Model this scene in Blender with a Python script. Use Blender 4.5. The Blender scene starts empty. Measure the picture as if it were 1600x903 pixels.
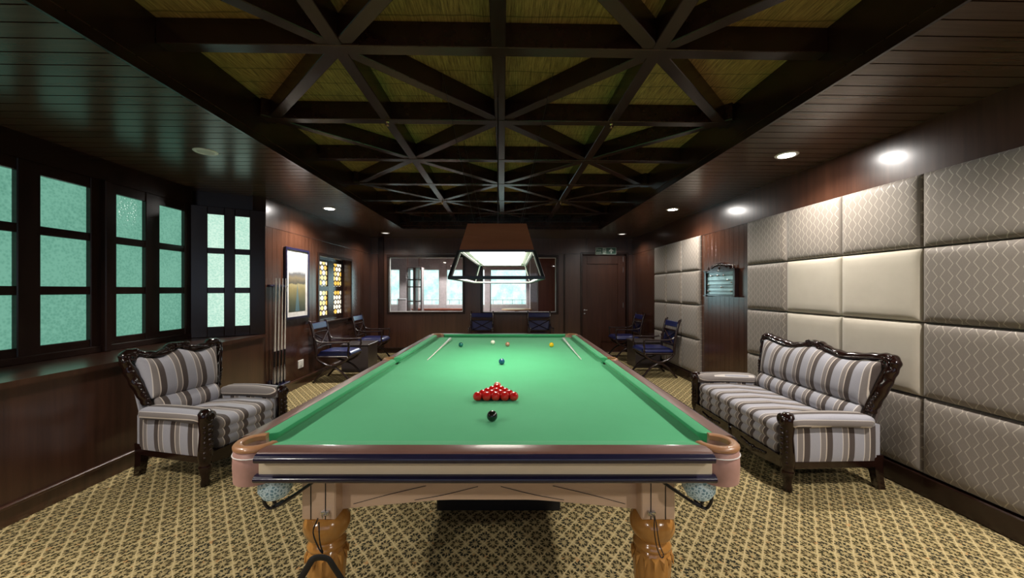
import bpy, bmesh, math, random
from mathutils import Vector, Matrix
C = bpy.context.scene
COL = C.collection
PI = math.pi
random.seed(7)

# ------------------------------------------------------------------ camera, world, exposure
cam_d = bpy.data.cameras.new('camera'); cam = bpy.data.objects.new('camera', cam_d); COL.objects.link(cam)
cam_d.sensor_width = 36.0; cam_d.lens = 36.0 * 588 / 1600; cam_d.clip_start = 0.02
cam_d.shift_y = 1.5 / 1600
cam.location = (0, 0, 1.48); cam.rotation_euler = (PI / 2, 0, -math.radians(1.27))
C.camera = cam
w = bpy.data.worlds.new('world'); C.world = w; w.use_nodes = True
w.node_tree.nodes['Background'].inputs[0].default_value = (0.55, 0.75, 0.8, 1)
w.node_tree.nodes['Background'].inputs[1].default_value = 0.6
C.view_settings.view_transform = 'Standard'; C.view_settings.look = 'None'
C.view_settings.gamma = 1.0; C.view_settings.use_curve_mapping = False
C.view_settings.exposure = 0.0
PANE_BAY = 0.72; PANE_RETURN = 1.0; PANE_ANNEX = 1.5; PANE_AMBER = 1.3
LAMP_PANEL = 12.5
DOWN_W = 170.0
BACK_FILL = 0.9  # glow of the added, unseen window in the back wall

# room measures (metres); x to the right, y away from the camera
XL, XR, YF, YB = -3.12, 3.06, 8.9, -2.6
ZS, ZT, ZB = 2.70, 3.05, 2.90            # soffit, thatch, beam underside
TX0, TX1, TY0, TY1 = -2.0, 1.94, -1.6, 7.5   # raised tray

# ------------------------------------------------------------------ materials
def srgb(r, g, b):
    f = lambda c: ((c / 255) / 12.92 if c / 255 <= 0.04045 else ((c / 255 + 0.055) / 1.055) ** 2.4)
    return (f(r), f(g), f(b), 1)

class NT:
    def __init__(s, name):
        s.m = bpy.data.materials.new(name); s.m.use_nodes = True
        s.t = s.m.node_tree; s.b = s.t.nodes['Principled BSDF']; s.out = s.t.nodes['Material Output']
    def n(s, typ, **kw):
        x = s.t.nodes.new(typ)
        for k, v in kw.items(): setattr(x, k, v)
        return x
    def link(s, a, b): s.t.links.new(a, b)
    def put(s, sock, v):
        if hasattr(v, 'is_output'): s.link(v, sock)
        else: sock.default_value = v
    def math(s, op, a, b=0.0, c=None):
        x = s.n('ShaderNodeMath', operation=op)
        s.put(x.inputs[0], a); s.put(x.inputs[1], b)
        if c is not None: s.put(x.inputs[2], c)
        return x.outputs[0]
    def obj(s): return s.n('ShaderNodeTexCoord').outputs['Object']
    def xyz(s, v=None):
        x = s.n('ShaderNodeSeparateXYZ'); s.link(v or s.obj(), x.inputs[0]); return x.outputs
    def scaled(s, sc, v=None):
        x = s.n('ShaderNodeMapping'); x.inputs['Scale'].default_value = sc; s.link(v or s.obj(), x.inputs[0]); return x.outputs[0]
    def noise(s, vec, scale=5, detail=4, rough=0.6):
        x = s.n('ShaderNodeTexNoise'); s.link(vec, x.inputs['Vector'])
        x.inputs['Scale'].default_value = scale; x.inputs['Detail'].default_value = detail; x.inputs['Roughness'].default_value = rough
        return x.outputs['Fac']
    def ramp(s, fac, stops, interp='LINEAR'):
        x = s.n('ShaderNodeValToRGB'); s.link(fac, x.inputs[0]); e = x.color_ramp.elements; x.color_ramp.interpolation = interp
        while len(e) > 1: e.remove(e[-1])
        e[0].position = stops[0][0]; e[0].color = stops[0][1]
        for p, c in stops[1:]:
            q = e.new(p); q.color = c
        return x.outputs[0]
    def mix(s, f, a, b, mode='MIX'):
        x = s.n('ShaderNodeMix', data_type='RGBA', blend_type=mode)
        s.put(x.inputs[0], f); s.put(x.inputs[6], a); s.put(x.inputs[7], b); return x.outputs[2]
    def bump(s, h, strength=0.3, dist=0.01):
        x = s.n('ShaderNodeBump'); x.inputs['Strength'].default_value = strength; x.inputs['Distance'].default_value = dist
        s.link(h, x.inputs['Height']); s.link(x.outputs[0], s.b.inputs['Normal'])
    def set(s, **kw):
        names = {'color': 'Base Color', 'rough': 'Roughness', 'metal': 'Metallic', 'spec': 'Specular IOR Level', 'coat': 'Coat Weight',
                 'coat_rough': 'Coat Roughness', 'ecol': 'Emission Color', 'estr': 'Emission Strength', 'sheen': 'Sheen Weight', 'trans': 'Transmission Weight', 'ior': 'IOR'}
        for k, v in kw.items(): s.put(s.b.inputs[names[k]], v)
        return s

def plain(name, col, rough=0.5, metal=0.0, spec=0.5, coat=0.0, mottling=0.06, scale=14):
    k = NT(name)
    f = k.noise(k.obj(), scale, 3)
    d = tuple(c * (1 - mottling * 2) for c in col[:3]) + (1,); l = tuple(min(1, c * (1 + mottling * 2)) for c in col[:3]) + (1,)
    k.set(color=k.ramp(f, [(0.3, d), (0.7, l)]), rough=rough, metal=metal, spec=spec, coat=coat, coat_rough=0.08)
    return k.m

def wood(name, c1, c2, rough=0.25, grain=(18, 18, 1.2), groove=None, spec=0.5, seam=0.03, coat=0.0, crough=0.1):
    """grain: noise scale per axis (small = along the fibre); groove: (axis, spacing)"""
    k = NT(name); o = k.obj()
    f = k.noise(k.scaled(grain), 1.0, 6, 0.65)
    g = k.noise(k.scaled((0.9, 0.9, 0.6)), 1.3, 2)
    col = k.ramp(f, [(0.25, c1), (0.75, c2)])
    col = k.mix(k.math('MULTIPLY', g, 0.5), col, c1)
    if groove:
        ax, sp = groove
        fr = k.math('FRACT', k.math('DIVIDE', k.xyz()[ax], sp))
        ln = k.math('LESS_THAN', fr, seam)
        col = k.mix(k.math('MULTIPLY', ln, 0.8), col, (0.004, 0.002, 0.001, 1))
        k.bump(k.math('SUBTRACT', 1.0, ln), 0.5, 0.004)
        spec = k.math('MULTIPLY_ADD', ln, -spec, spec); coat = k.math('MULTIPLY_ADD', ln, -coat, coat)
    k.set(color=col, rough=k.math('MULTIPLY_ADD', f, 0.12, rough - 0.06), spec=spec, coat=coat, coat_rough=crough)
    return k.m

M = {}
W1, W2 = (0.032, 0.012, 0.007, 1), (0.095, 0.038, 0.021, 1)
M['wall_wood'] = wood('wall_wood', W1, W2, 0.30, (16, 16, 0.9), coat=0.85, crough=0.22)
M['wall_board_y'] = wood('wall_board_y', W1, W2, 0.24, (16, 16, 0.9), groove=(1, 0.105), coat=0.85, crough=0.22)
M['frame_wood'] = wood('frame_wood', (0.012, 0.005, 0.0035, 1), (0.03, 0.012, 0.008, 1), 0.24, (14, 14, 2))
M['soffit_wood'] = wood('soffit_wood', (0.05, 0.027, 0.017, 1), (0.105, 0.06, 0.038, 1), 0.24, (1.0, 16, 16), groove=(1, 0.11), spec=0.24, seam=0.075)
M['beam_wood'] = wood('beam_wood', (0.014, 0.006, 0.004, 1), (0.042, 0.018, 0.012, 1), 0.24, (6, 6, 6))
M['rail_wood'] = wood('rail_wood', (0.13, 0.062, 0.048, 1), (0.22, 0.115, 0.09, 1), 0.36, (5, 5, 20), coat=0.25)
M['oak_door'] = wood('door_wood', (0.03, 0.011, 0.007, 1), (0.075, 0.028, 0.016, 1), 0.3, (16, 16, 0.9))
M['shade_wood'] = wood('shade_wood', (0.20, 0.07, 0.032, 1), (0.30, 0.12, 0.06, 1), 0.45, (2, 2, 20))
M['peach_wood'] = wood('peach_wood', (0.58, 0.40, 0.27, 1), (0.70, 0.51, 0.37, 1), 0.3, (2, 2, 14), coat=0.3)
M['gold_wood'] = wood('gold_wood', (0.36, 0.16, 0.035, 1), (0.60, 0.30, 0.075, 1), 0.2, (14, 14, 2), coat=0.6)
M['cream_wood'] = wood('cream_wood', (0.62, 0.52, 0.37, 1), (0.74, 0.64, 0.48, 1), 0.3, (2, 10, 10), coat=0.3)
M['carved'] = wood('carved_mahogany', (0.006, 0.0025, 0.002, 1), (0.022, 0.007, 0.005, 1), 0.14, (9, 9, 9), spec=0.4, coat=0.25)
M['chair_wood'] = wood('chair_wood', (0.010, 0.006, 0.007, 1), (0.032, 0.015, 0.012, 1), 0.2, (12, 12, 12), coat=0.4)
M['red_wood'] = wood('red_wood', (0.20, 0.06, 0.035, 1), (0.30, 0.10, 0.06, 1), 0.35, (14, 14, 1))
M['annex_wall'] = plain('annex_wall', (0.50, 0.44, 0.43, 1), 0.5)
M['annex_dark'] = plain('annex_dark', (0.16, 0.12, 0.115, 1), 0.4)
M['ebony'] = plain('ebony_lacquer', (0.012, 0.011, 0.034, 1), 0.22, coat=0.5)
M['black'] = plain('black_matte', (0.006, 0.006, 0.006, 1), 0.6)
M['black_metal'] = plain('black_metal', (0.012, 0.012, 0.015, 1), 0.3)
M['dark_metal'] = plain('dark_metal', (0.025, 0.028, 0.032, 1), 0.35, metal=0.4)
M['white_metal'] = plain('white_metal', (0.75, 0.74, 0.73, 1), 0.35)
M['steel'] = plain('brushed_steel', (0.6, 0.6, 0.62, 1), 0.25, metal=1.0)
M['brass'] = plain('brass', (0.75, 0.55, 0.25, 1), 0.25, metal=1.0)
M['white_plastic'] = plain('white_plastic', (0.75, 0.74, 0.72, 1), 0.4)
M['pink_leather'] = plain('pink_leather', (0.42, 0.24, 0.20, 1), 0.45)
M['tan_leather'] = plain('tan_leather', (0.38, 0.19, 0.09, 1), 0.35, coat=0.3)
M['blue_leather'] = plain('blue_leather', (0.007, 0.011, 0.075, 1), 0.34, coat=0.2)
M['grey_laminate'] = plain('grey_laminate', (0.045, 0.036, 0.036, 1), 0.35)
M['sign_green'] = plain('sign_green', (0.02, 0.10, 0.07, 1), 0.4)
M['sign_white'] = plain('sign_white', (0.60, 0.72, 0.68, 1), 0.5)
M['cue_pale'] = plain('cue_maple', (0.86, 0.81, 0.75, 1), 0.25, coat=0.4)
M['cue_dark'] = plain('cue_ebony', (0.012, 0.010, 0.016, 1), 0.2, coat=0.4)
M['slate'] = plain('slate_board', (0.20, 0.34, 0.36, 1), 0.22, coat=0.6)
M['tan_top'] = plain('tan_top', (0.55, 0.36, 0.20, 1), 0.4)
M['underlay'] = plain('underlay', (0.01, 0.009, 0.009, 1), 0.8)

k = NT('green_baize'); o = k.obj()
k.set(color=k.mix(k.noise(o, 2.2, 3), (0.048, 0.35, 0.145, 1), (0.075, 0.44, 0.20, 1)), rough=0.85, spec=0.15, sheen=0.15)
k.bump(k.noise(o, 900, 2), 0.15, 0.001); M['baize'] = k.m

k = NT('net_cord'); o = k.obj()
v = k.n('ShaderNodeTexVoronoi', feature='DISTANCE_TO_EDGE'); v.inputs['Scale'].default_value = 75; k.link(o, v.inputs['Vector'])
k.set(color=k.ramp(v.outputs['Distance'], [(0.05, (0.70, 0.90, 1.0, 1)), (0.25, (0.16, 0.34, 0.44, 1))]), rough=0.6); M['net'] = k.m

# carpet: tan diamond net with dark leafy rosettes
k = NT('carpet'); o = k.obj()
wob = k.n('ShaderNodeTexNoise'); wob.inputs['Scale'].default_value = 22; wob.inputs['Detail'].default_value = 2; k.link(o, wob.inputs['Vector'])
vm = k.n('ShaderNodeVectorMath', operation='MULTIPLY_ADD'); k.link(wob.outputs['Color'], vm.inputs[0]); vm.inputs[1].default_value = (0.022, 0.022, 0); k.link(o, vm.inputs[2])
p = k.xyz(vm.outputs[0])
u = k.math('DIVIDE', p[0], 0.104); v_ = k.math('DIVIDE', p[1], 0.13)
a = k.math('ADD', u, v_); b = k.math('SUBTRACT', u, v_)
fa = k.math('SUBTRACT', k.math('FRACT', a), 0.5); fb = k.math('SUBTRACT', k.math('FRACT', b), 0.5)
d = k.math('MAXIMUM', k.math('ABSOLUTE', fa), k.math('ABSOLUTE', fb))
r = k.math('SQRT', k.math('ADD', k.math('MULTIPLY', fa, fa), k.math('MULTIPLY', fb, fb)))
ang = k.math('ARCTAN2', fb, fa)
pet = k.math('SINE', k.math('MULTIPLY', ang, 9.0))
ring = k.math('SUBTRACT', 0.175, k.math('ABSOLUTE', k.math('SUBTRACT', r, 0.32)))
brk = k.noise(o, 110, 3)
lf = k.math('ADD', k.math('MULTIPLY', pet, 0.085), ring)
lf = k.math('ADD', lf, k.math('MULTIPLY', k.math('SUBTRACT', brk, 0.52), 0.75))
leaf = k.math('MULTIPLY', k.math('MINIMUM', k.math('MAXIMUM', k.math('MULTIPLY', lf, 9.0), 0.0), 1.0), k.math('LESS_THAN', d, 0.46))
cid = k.n('ShaderNodeCombineXYZ'); k.link(k.math('FLOOR', a), cid.inputs[0]); k.link(k.math('FLOOR', b), cid.inputs[1])
wn = k.n('ShaderNodeTexWhiteNoise'); k.link(cid.outputs[0], wn.inputs['Vector'])
tanc = k.mix(k.noise(o, 260, 2), (0.40, 0.315, 0.15, 1), (0.60, 0.49, 0.27, 1))
inner = k.mix(k.math('MULTIPLY', k.math('LESS_THAN', d, 0.455), 0.55), tanc, (0.28, 0.215, 0.095, 1))
spk = k.math('GREATER_THAN', k.noise(o, 26, 2), 0.66)
inner = k.mix(k.math('MULTIPLY', spk, 0.6), inner, (0.45, 0.20, 0.06, 1))
darkc = k.ramp(wn.outputs['Value'], [(0.0, (0.03, 0.027, 0.010, 1)), (0.5, (0.055, 0.042, 0.018, 1)), (1.0, (0.018, 0.02, 0.014, 1))])
k.set(color=k.mix(leaf, inner, darkc), rough=0.95, spec=0.1)
k.bump(k.noise(o, 350, 2), 0.4, 0.004); M['carpet'] = k.m

# thatch
k = NT('thatch'); o = k.obj()
f1 = k.noise(k.scaled((90, 6, 1)), 1, 5, 0.7)
f2 = k.noise(k.scaled((3, 3, 3)), 1, 2)
seam = k.math('LESS_THAN', k.math('FRACT', k.math('MULTIPLY', k.math('ADD', k.xyz()[1], k.math('MULTIPLY', f2, 0.06)), 5.5)), 0.07)
cc = k.ramp(f1, [(0.3, (0.12, 0.072, 0.024, 1)), (0.55, (0.42, 0.255, 0.075, 1)), (0.75, (0.68, 0.46, 0.17, 1))])
cc = k.mix(k.math('MULTIPLY', seam, 0.5), cc, (0.05, 0.04, 0.01, 1))
k.set(color=cc, rough=0.8); k.bump(f1, 0.8, 0.02); M['thatch'] = k.m

# striped upholstery; direction picks the axis the stripes step along
def striped(name, direction, period=0.168, offset=0.0):
    k = NT(name); o = k.obj()
    dt = k.n('ShaderNodeVectorMath', operation='DOT_PRODUCT'); k.link(o, dt.inputs[0]); dt.inputs[1].default_value = direction
    t = k.math('FRACT', k.math('ADD', k.math('DIVIDE', dt.outputs['Value'], period), 10.0 + offset))
    G, Wh, T, Cr, D = (0.34, 0.34, 0.385, 1), (0.60, 0.56, 0.53, 1), (0.215, 0.19, 0.182, 1), (0.60, 0.53, 0.46, 1), (0.075, 0.058, 0.053, 1)
    col = k.ramp(t, [(0, G), (0.36, Wh), (0.395, T), (0.62, Cr), (0.665, D), (0.92, G)], 'CONSTANT')
    nz = k.noise(o, 420, 2); col = k.mix(0.35, col, k.mix(nz, (0.15, 0.15, 0.15, 1), (0.85, 0.85, 0.85, 1)), 'OVERLAY')
    k.set(color=col, rough=0.7, spec=0.25, sheen=0.15); k.bump(nz, 0.25, 0.002); return k.m
M['stripe_x'] = striped('striped_fabric', (1, 0, 0))
M['stripe_y'] = striped('striped_fabric_side', (0, 1, 0), offset=0.3)
M['stripe_arm_r'] = striped('striped_fabric_arm', (1, 0, -1), offset=0.15)
M['stripe_arm_l'] = striped('striped_fabric_arm_left', (-1, 0, -1), offset=0.15)

# upholstered wall panel fabrics
k = NT('zigzag_fabric'); o = k.obj(); p = k.xyz()
tri = k.math('ABSOLUTE', k.math('SUBTRACT', k.math('FRACT', k.math('DIVIDE', p[2], 0.085)), 0.5))
tri = k.math('MULTIPLY', k.math('SUBTRACT', tri, 0.25), 0.056)
cell = k.math('DIVIDE', p[1], 0.046)
par = k.math('SUBTRACT', k.math('MULTIPLY', k.math('FLOORED_MODULO', k.math('FLOOR', cell), 2.0), 2.0), 1.0)
dist = k.math('ABSOLUTE', k.math('SUBTRACT', k.math('MULTIPLY', k.math('SUBTRACT', k.math('FRACT', cell), 0.5), 0.046), k.math('MULTIPLY', tri, par)))
line = k.math('LESS_THAN', dist, 0.0030)
nz = k.noise(k.scaled((300, 300, 60)), 1, 2)
k.set(color=k.mix(k.math('MULTIPLY', line, 0.75), k.mix(nz, (0.165, 0.142, 0.122, 1), (0.235, 0.205, 0.178, 1)), (0.43, 0.385, 0.32, 1)),
      rough=k.mix(line, (0.65,) * 3 + (1,), (0.4,) * 3 + (1,)), spec=0.35, sheen=0.2)
k.bump(line, 0.2, 0.003); M['zigzag'] = k.m
k = NT('plain_suede'); o = k.obj()
k.set(color=k.mix(k.noise(o, 7, 4), (0.44, 0.40, 0.33, 1), (0.53, 0.485, 0.41, 1)), rough=0.8, spec=0.2, sheen=0.25); M['suede'] = k.m

def glowing(name, c1, c2, strength, pattern='rolled', rough=0.15):
    k = NT(name); o = k.obj()
    if pattern == 'rolled':
        v = k.n('ShaderNodeTexVoronoi'); v.inputs['Scale'].default_value = 48; k.link(o, v.inputs['Vector'])
        f = k.math('ADD', k.math('MULTIPLY', v.outputs['Distance'], 0.5), k.math('MULTIPLY', k.noise(o, 1.6, 2), 0.6))
        k.bump(v.outputs['Distance'], 0.6, 0.004)
    elif pattern == 'garden':
        f = k.noise(o, 3.2, 6, 0.75)
    else:
        f = k.noise(o, 9, 2)
    k.set(color=(0.02, 0.05, 0.04, 1), rough=rough, ecol=k.ramp(f, [(0.36, c1), (0.58, c2)] if pattern == 'garden' else [(0.25, c1), (0.7, c2)]), estr=strength)
    return k.m
M['pane_teal'] = glowing('rolled_glass_teal', (0.14, 0.40, 0.29, 1), (0.24, 0.58, 0.43, 1), PANE_BAY)
M['pane_pale'] = glowing('rolled_glass_pale', (0.36, 0.68, 0.54, 1), (0.66, 0.92, 0.76, 1), PANE_RETURN)
M['back_fill_pane'] = glowing('added_back_glow', (0.50, 0.62, 0.95, 1), (0.75, 0.85, 1.0, 1), BACK_FILL, 'garden')  # fill glow for the window added behind the camera
M['pane_garden'] = glowing('bright_window', (0.36, 0.72, 0.66, 1), (0.74, 1.0, 0.97, 1), PANE_ANNEX, 'garden')
M['pane_boosted'] = glowing('boosted_window', (0.40, 0.78, 0.85, 1), (0.74, 1.0, 1.05, 1), PANE_ANNEX * 3.2, 'garden')  # glow boosted above the other panes for the cyan reflection round the scoreboard
k = NT('amber_glass'); o = k.obj()
p = k.xyz()
row = k.math('DIVIDE', p[2], 0.092); cu = k.math('ADD', k.math('DIVIDE', p[1], 0.12), k.math('MULTIPLY', k.math('FLOORED_MODULO', k.math('FLOOR', row), 2.0), 0.5))
ex = k.math('SUBTRACT', k.math('FRACT', cu), 0.5); ez = k.math('SUBTRACT', k.math('FRACT', row), 0.5)
rr = k.math('MAXIMUM', k.math('ABSOLUTE', ez), k.math('ADD', k.math('MULTIPLY', k.math('ABSOLUTE', ex), 0.87), k.math('MULTIPLY', k.math('ABSOLUTE', ez), 0.4)))
ins = k.math('LESS_THAN', rr, 0.42)
ci = k.n('ShaderNodeCombineXYZ'); k.link(k.math('FLOOR', cu), ci.inputs[0]); k.link(k.math('FLOOR', row), ci.inputs[1])
wn = k.n('ShaderNodeTexWhiteNoise'); k.link(ci.outputs[0], wn.inputs['Vector'])
ac = k.ramp(wn.outputs['Value'], [(0, (0.95, 0.55, 0.10, 1)), (0.3, (0.9, 0.68, 0.25, 1)), (0.6, (1.0, 0.9, 0.72, 1))], 'CONSTANT')
k.set(color=(0.02, 0.015, 0.01, 1), rough=0.2, ecol=k.mix(ins, (0.012, 0.008, 0.004, 1), ac), estr=PANE_AMBER); M['amber'] = k.m

def emitter(name, col, strength):
    k = NT(name); k.set(color=(0.8, 0.8, 0.8, 1), ecol=col, estr=strength); return k.m
M['lamp_panel'] = emitter('lamp_diffuser', (1.0, 0.93, 0.82, 1), LAMP_PANEL)
M['lens_on'] = emitter('downlight_lens_on', (1.0, 0.95, 0.90, 1), 260.0)
M['lens_dim'] = emitter('downlight_lens_dim', (1.0, 0.95, 0.90, 1), 1.2)
M['lens_off'] = plain('downlight_lens_off', (0.55, 0.55, 0.55, 1), 0.5)

k = NT('clear_glass')
tr = k.n('ShaderNodeBsdfTransparent'); gl = k.n('ShaderNodeBsdfGlossy'); gl.inputs['Roughness'].default_value = 0.02
fr = k.n('ShaderNodeFresnel'); fr.inputs['IOR'].default_value = 1.45; mx = k.n('ShaderNodeMixShader')
k.link(fr.outputs[0], mx.inputs[0]); k.link(tr.outputs[0], mx.inputs[1]); k.link(gl.outputs[0], mx.inputs[2]); k.link(mx.outputs[0], k.out.inputs['Surface'])
M['glass'] = k.m

# landscape print
k = NT('landscape_print'); p = k.xyz()
zz = k.math('ADD', p[2], k.math('MULTIPLY', k.math('SUBTRACT', k.noise(k.obj(), 9, 4), 0.5), 0.10))
sky = k.ramp(k.math('MULTIPLY_ADD', zz, 1.15, 0.5), [(0.0, (0.03, 0.04, 0.028, 1)), (0.2, (0.09, 0.085, 0.035, 1)), (0.40, (0.24, 0.19, 0.07, 1)), (0.48, (0.36, 0.30, 0.14, 1)), (0.51, (0.07, 0.06, 0.045, 1)), (0.60, (0.22, 0.17, 0.10, 1)), (0.66, (0.12, 0.12, 0.13, 1)), (0.70, (0.40, 0.41, 0.43, 1)), (0.76, (0.55, 0.56, 0.58, 1)), (0.95, (0.60, 0.61, 0.63, 1))])
riv = k.math('MULTIPLY', k.math('LESS_THAN', k.math('ABSOLUTE', p[1]), k.math('MULTIPLY', k.math('SUBTRACT', 0.02, p[2]), 0.13)), k.math('LESS_THAN', p[2], -0.02))
k.set(color=k.mix(k.math('MULTIPLY', riv, 0.7), sky, (0.08, 0.17, 0.22, 1)), rough=0.3); M['print'] = k.m
def ball_mat(name, col):
    k = NT(name); k.set(color=k.mix(k.noise(k.obj(), 3, 2), col, tuple(c * 0.92 for c in col[:3]) + (1,)), rough=0.08, coat=0.6, coat_rough=0.03); return k.m

# ------------------------------------------------------------------ mesh helpers
class MB:
    def __init__(s): s.v = []; s.f = []
    def add(s, vs, fs):
        o = len(s.v); s.v += [tuple(q) for q in vs]; s.f += [tuple(i + o for i in f) for f in fs]; return s
    def bm(s, b, mat=None):
        if mat is not None: bmesh.ops.transform(b, matrix=mat, verts=b.verts)
        b.verts.index_update(); s.add([q.co for q in b.verts], [[q.index for q in f.verts] for f in b.faces]); b.free(); return s
    def box(s, lo, hi, bev=0.0, seg=1, mat=None):
        b = bmesh.new(); bmesh.ops.create_cube(b, size=1)
        for q in b.verts: q.co = Vector([lo[i] + (q.co[i] + 0.5) * (hi[i] - lo[i]) for i in range(3)])
        if bev > 0: bmesh.ops.bevel(b, geom=b.edges[:], offset=bev, segments=seg, profile=0.5, affect='EDGES')
        return s.bm(b, mat)
    def beam(s, p, q, wd, ht, bev=0.0, up=(0, 0, 1)):
        """box from p to q, centred, wd across and ht along up"""
        p, q = Vector(p), Vector(q); d = q - p; L = d.length; y = d.normalized(); x = y.cross(Vector(up)).normalized(); z = x.cross(y)
        m = Matrix((x, y, z)).transposed().to_4x4(); m.translation = p
        return s.box((-wd / 2, 0, -ht / 2), (wd / 2, L, ht / 2), bev, 1, m)
    def prism(s, pts, axis, a, b_):
        """polygon in the two other axes (cyclic order) extruded along axis from a to b_"""
        n = len(pts); vs = []
        for t in (a, b_):
            for u, v in pts:
                q = [0, 0, 0]; q[axis] = t; q[(axis + 1) % 3] = u; q[(axis + 2) % 3] = v; vs.append(q)
        fs = [[i, (i + 1) % n, n + (i + 1) % n, n + i] for i in range(n)] + [list(range(n))[::-1], list(range(n, 2 * n))]
        return s.add(vs, fs)
    def lathe(s, prof, n=24, c=(0, 0, 0), flute=None, cap=True):
        vs = []; fs = []
        for r, z in prof:
            for i in range(n):
                t = 2 * PI * i / n; rr = r * (flute(t, z) if flute else 1.0)
                vs.append((c[0] + rr * math.cos(t), c[1] + rr * math.sin(t), c[2] + z))
        for j in range(len(prof) - 1):
            for i in range(n):
                fs.append([j * n + i, j * n + (i + 1) % n, (j + 1) * n + (i + 1) % n, (j + 1) * n + i])
        if cap: fs += [list(range(n))[::-1], list(range((len(prof) - 1) * n, len(prof) * n))]
        return s.add(vs, fs)
    def tube(s, pts, r, n=10, flat=1.0, up=(0, 0, 1), cap=True):
        """sweep; r is a number, a list or (across, along up) pairs"""
        P = [Vector(q) for q in pts]; N = len(P); vs = []; fs = []
        ref = Vector(up)
        for i in range(N):
            t = (P[min(i + 1, N - 1)] - P[max(i - 1, 0)]).normalized()
            x = t.cross(ref)
            if x.length < 1e-4: x = t.cross(Vector((1, 0.01, 0)))
            x.normalize(); y = x.cross(t)
            rr = r[i] if isinstance(r, list) else r
            ra, rb = rr if isinstance(rr, (tuple, list)) else (rr, rr * flat)
            for kk in range(n):
                a = 2 * PI * kk / n; vs.append(P[i] + x * ra * math.cos(a) + y * rb * math.sin(a))
        for j in range(N - 1):
            for i in range(n): fs.append([j * n + i, j * n + (i + 1) % n, (j + 1) * n + (i + 1) % n, (j + 1) * n + i])
        if cap: fs += [list(range(n))[::-1], list(range((N - 1) * n, N * n))]
        return s.add(vs, fs)
    def ball(s, c, r, sc=(1, 1, 1), u=12, v=8, mat=None):
        b = bmesh.new(); bmesh.ops.create_uvsphere(b, u_segments=u, v_segments=v, radius=r)
        m = Matrix.Translation(c) @ (mat.to_4x4() if mat else Matrix.Identity(4)) @ Matrix.Diagonal((*sc, 1)); return s.bm(b, m)
    def cushion(s, fn, nu, nv):
        """closed pillow: fn(u, v, side) -> point, u and v in 0..1, side +1 / -1"""
        vs = []; fs = []
        for side in (1, -1):
            for j in range(nv + 1):
                for i in range(nu + 1): vs.append(fn(i / nu, j / nv, side))
        h = (nu + 1) * (nv + 1)
        for sd in (0, 1):
            for j in range(nv):
                for i in range(nu):
                    a = sd * h + j * (nu + 1) + i; q = [a, a + 1, a + nu + 2, a + nu + 1]; fs.append(q if sd == 0 else q[::-1])
        rim = [j * (nu + 1) for j in range(nv + 1)], [j * (nu + 1) + nu for j in range(nv + 1)], list(range(nu + 1)), [nv * (nu + 1) + i for i in range(nu + 1)]
        for n_, e in enumerate(rim):
            for a, b in zip(e[:-1], e[1:]):
                q = [a, b, b + h, a + h]; fs.append(q if n_ in (0, 3) else q[::-1])
        return s.add(vs, fs)
    def sections(s, rings, cap=True):
        n = len(rings[0]); vs = [q for r in rings for q in r]; fs = []
        for j in range(len(rings) - 1):
            for i in range(n): fs.append([j * n + i, j * n + (i + 1) % n, (j + 1) * n + (i + 1) % n, (j + 1) * n + i])
        if cap: fs += [list(range(n))[::-1], list(range((len(rings) - 1) * n, len(rings) * n))]
        return s.add(vs, fs)

def obj(name, mb, mat, parent=None, smooth=False, loc=None, rotz=0.0, angle=40):
    me = bpy.data.meshes.new(name); me.from_pydata(mb.v, [], mb.f); me.update()
    b = bmesh.new(); b.from_mesh(me); bmesh.ops.recalc_face_normals(b, faces=b.faces[:]); b.to_mesh(me); b.free()
    me.materials.append(M[mat] if isinstance(mat, str) else mat)
    if smooth:
        me.shade_smooth() if hasattr(me, 'shade_smooth') else None
        if angle < 180: me.set_sharp_from_angle(angle=math.radians(angle))
    o = bpy.data.objects.new(name, me); COL.objects.link(o)
    if parent: o.parent = parent
    if loc: o.location = loc
    o.rotation_euler.z = rotz
    return o
def tag(o, label=None, cat=None, group=None, kind=None):
    if label: o['label'] = label
    if cat: o['category'] = cat; o['kind'] = 'thing'
    if group: o['group'] = group
    if kind: o['kind'] = kind
    return o
def thing(name, label, cat, loc=(0, 0, 0), rotz=0.0, group=None):
    o = bpy.data.objects.new(name, None); COL.objects.link(o); o.location = loc; o.rotation_euler.z = rotz
    o.empty_display_size = 0.1
    return tag(o, label, cat, group)
def shell(name, loc=(0, 0, 0), rotz=0.0):
    o = bpy.data.objects.new(name, None); COL.objects.link(o); o.location = loc; o.rotation_euler.z = rotz; o['kind'] = 'structure'; return o
def struct(name, mb, mat, smooth=False):
    o = obj(name, mb, mat, None, smooth); o['kind'] = 'structure'; return o
def dup(root, loc, rotz, label=None, group=None):
    r = root.copy(); COL.objects.link(r); r.location = loc; r.rotation_euler.z = rotz
    if label: r['label'] = label
    if group: r['group'] = group
    for ch in list(root.children):
        c = ch.copy(); COL.objects.link(c); c.parent = r
        for g in list(ch.children):
            e = g.copy(); COL.objects.link(e); e.parent = c
    return r
def text_mesh(name, body, size, mat, parent, loc, rot, depth=0.002):
    cu = bpy.data.curves.new(name, 'FONT'); cu.body = body; cu.size = size; cu.extrude = depth; cu.align_x = 'LEFT'
    t = bpy.data.objects.new(name, cu); COL.objects.link(t)
    dg = bpy.context.evaluated_depsgraph_get(); me = bpy.data.meshes.new_from_object(t.evaluated_get(dg))
    bpy.data.objects.remove(t); me.materials.clear(); me.materials.append(M[mat])
    o = bpy.data.objects.new(name, me); COL.objects.link(o); o.parent = parent; o.location = loc; o.rotation_euler = rot; return o
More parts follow.
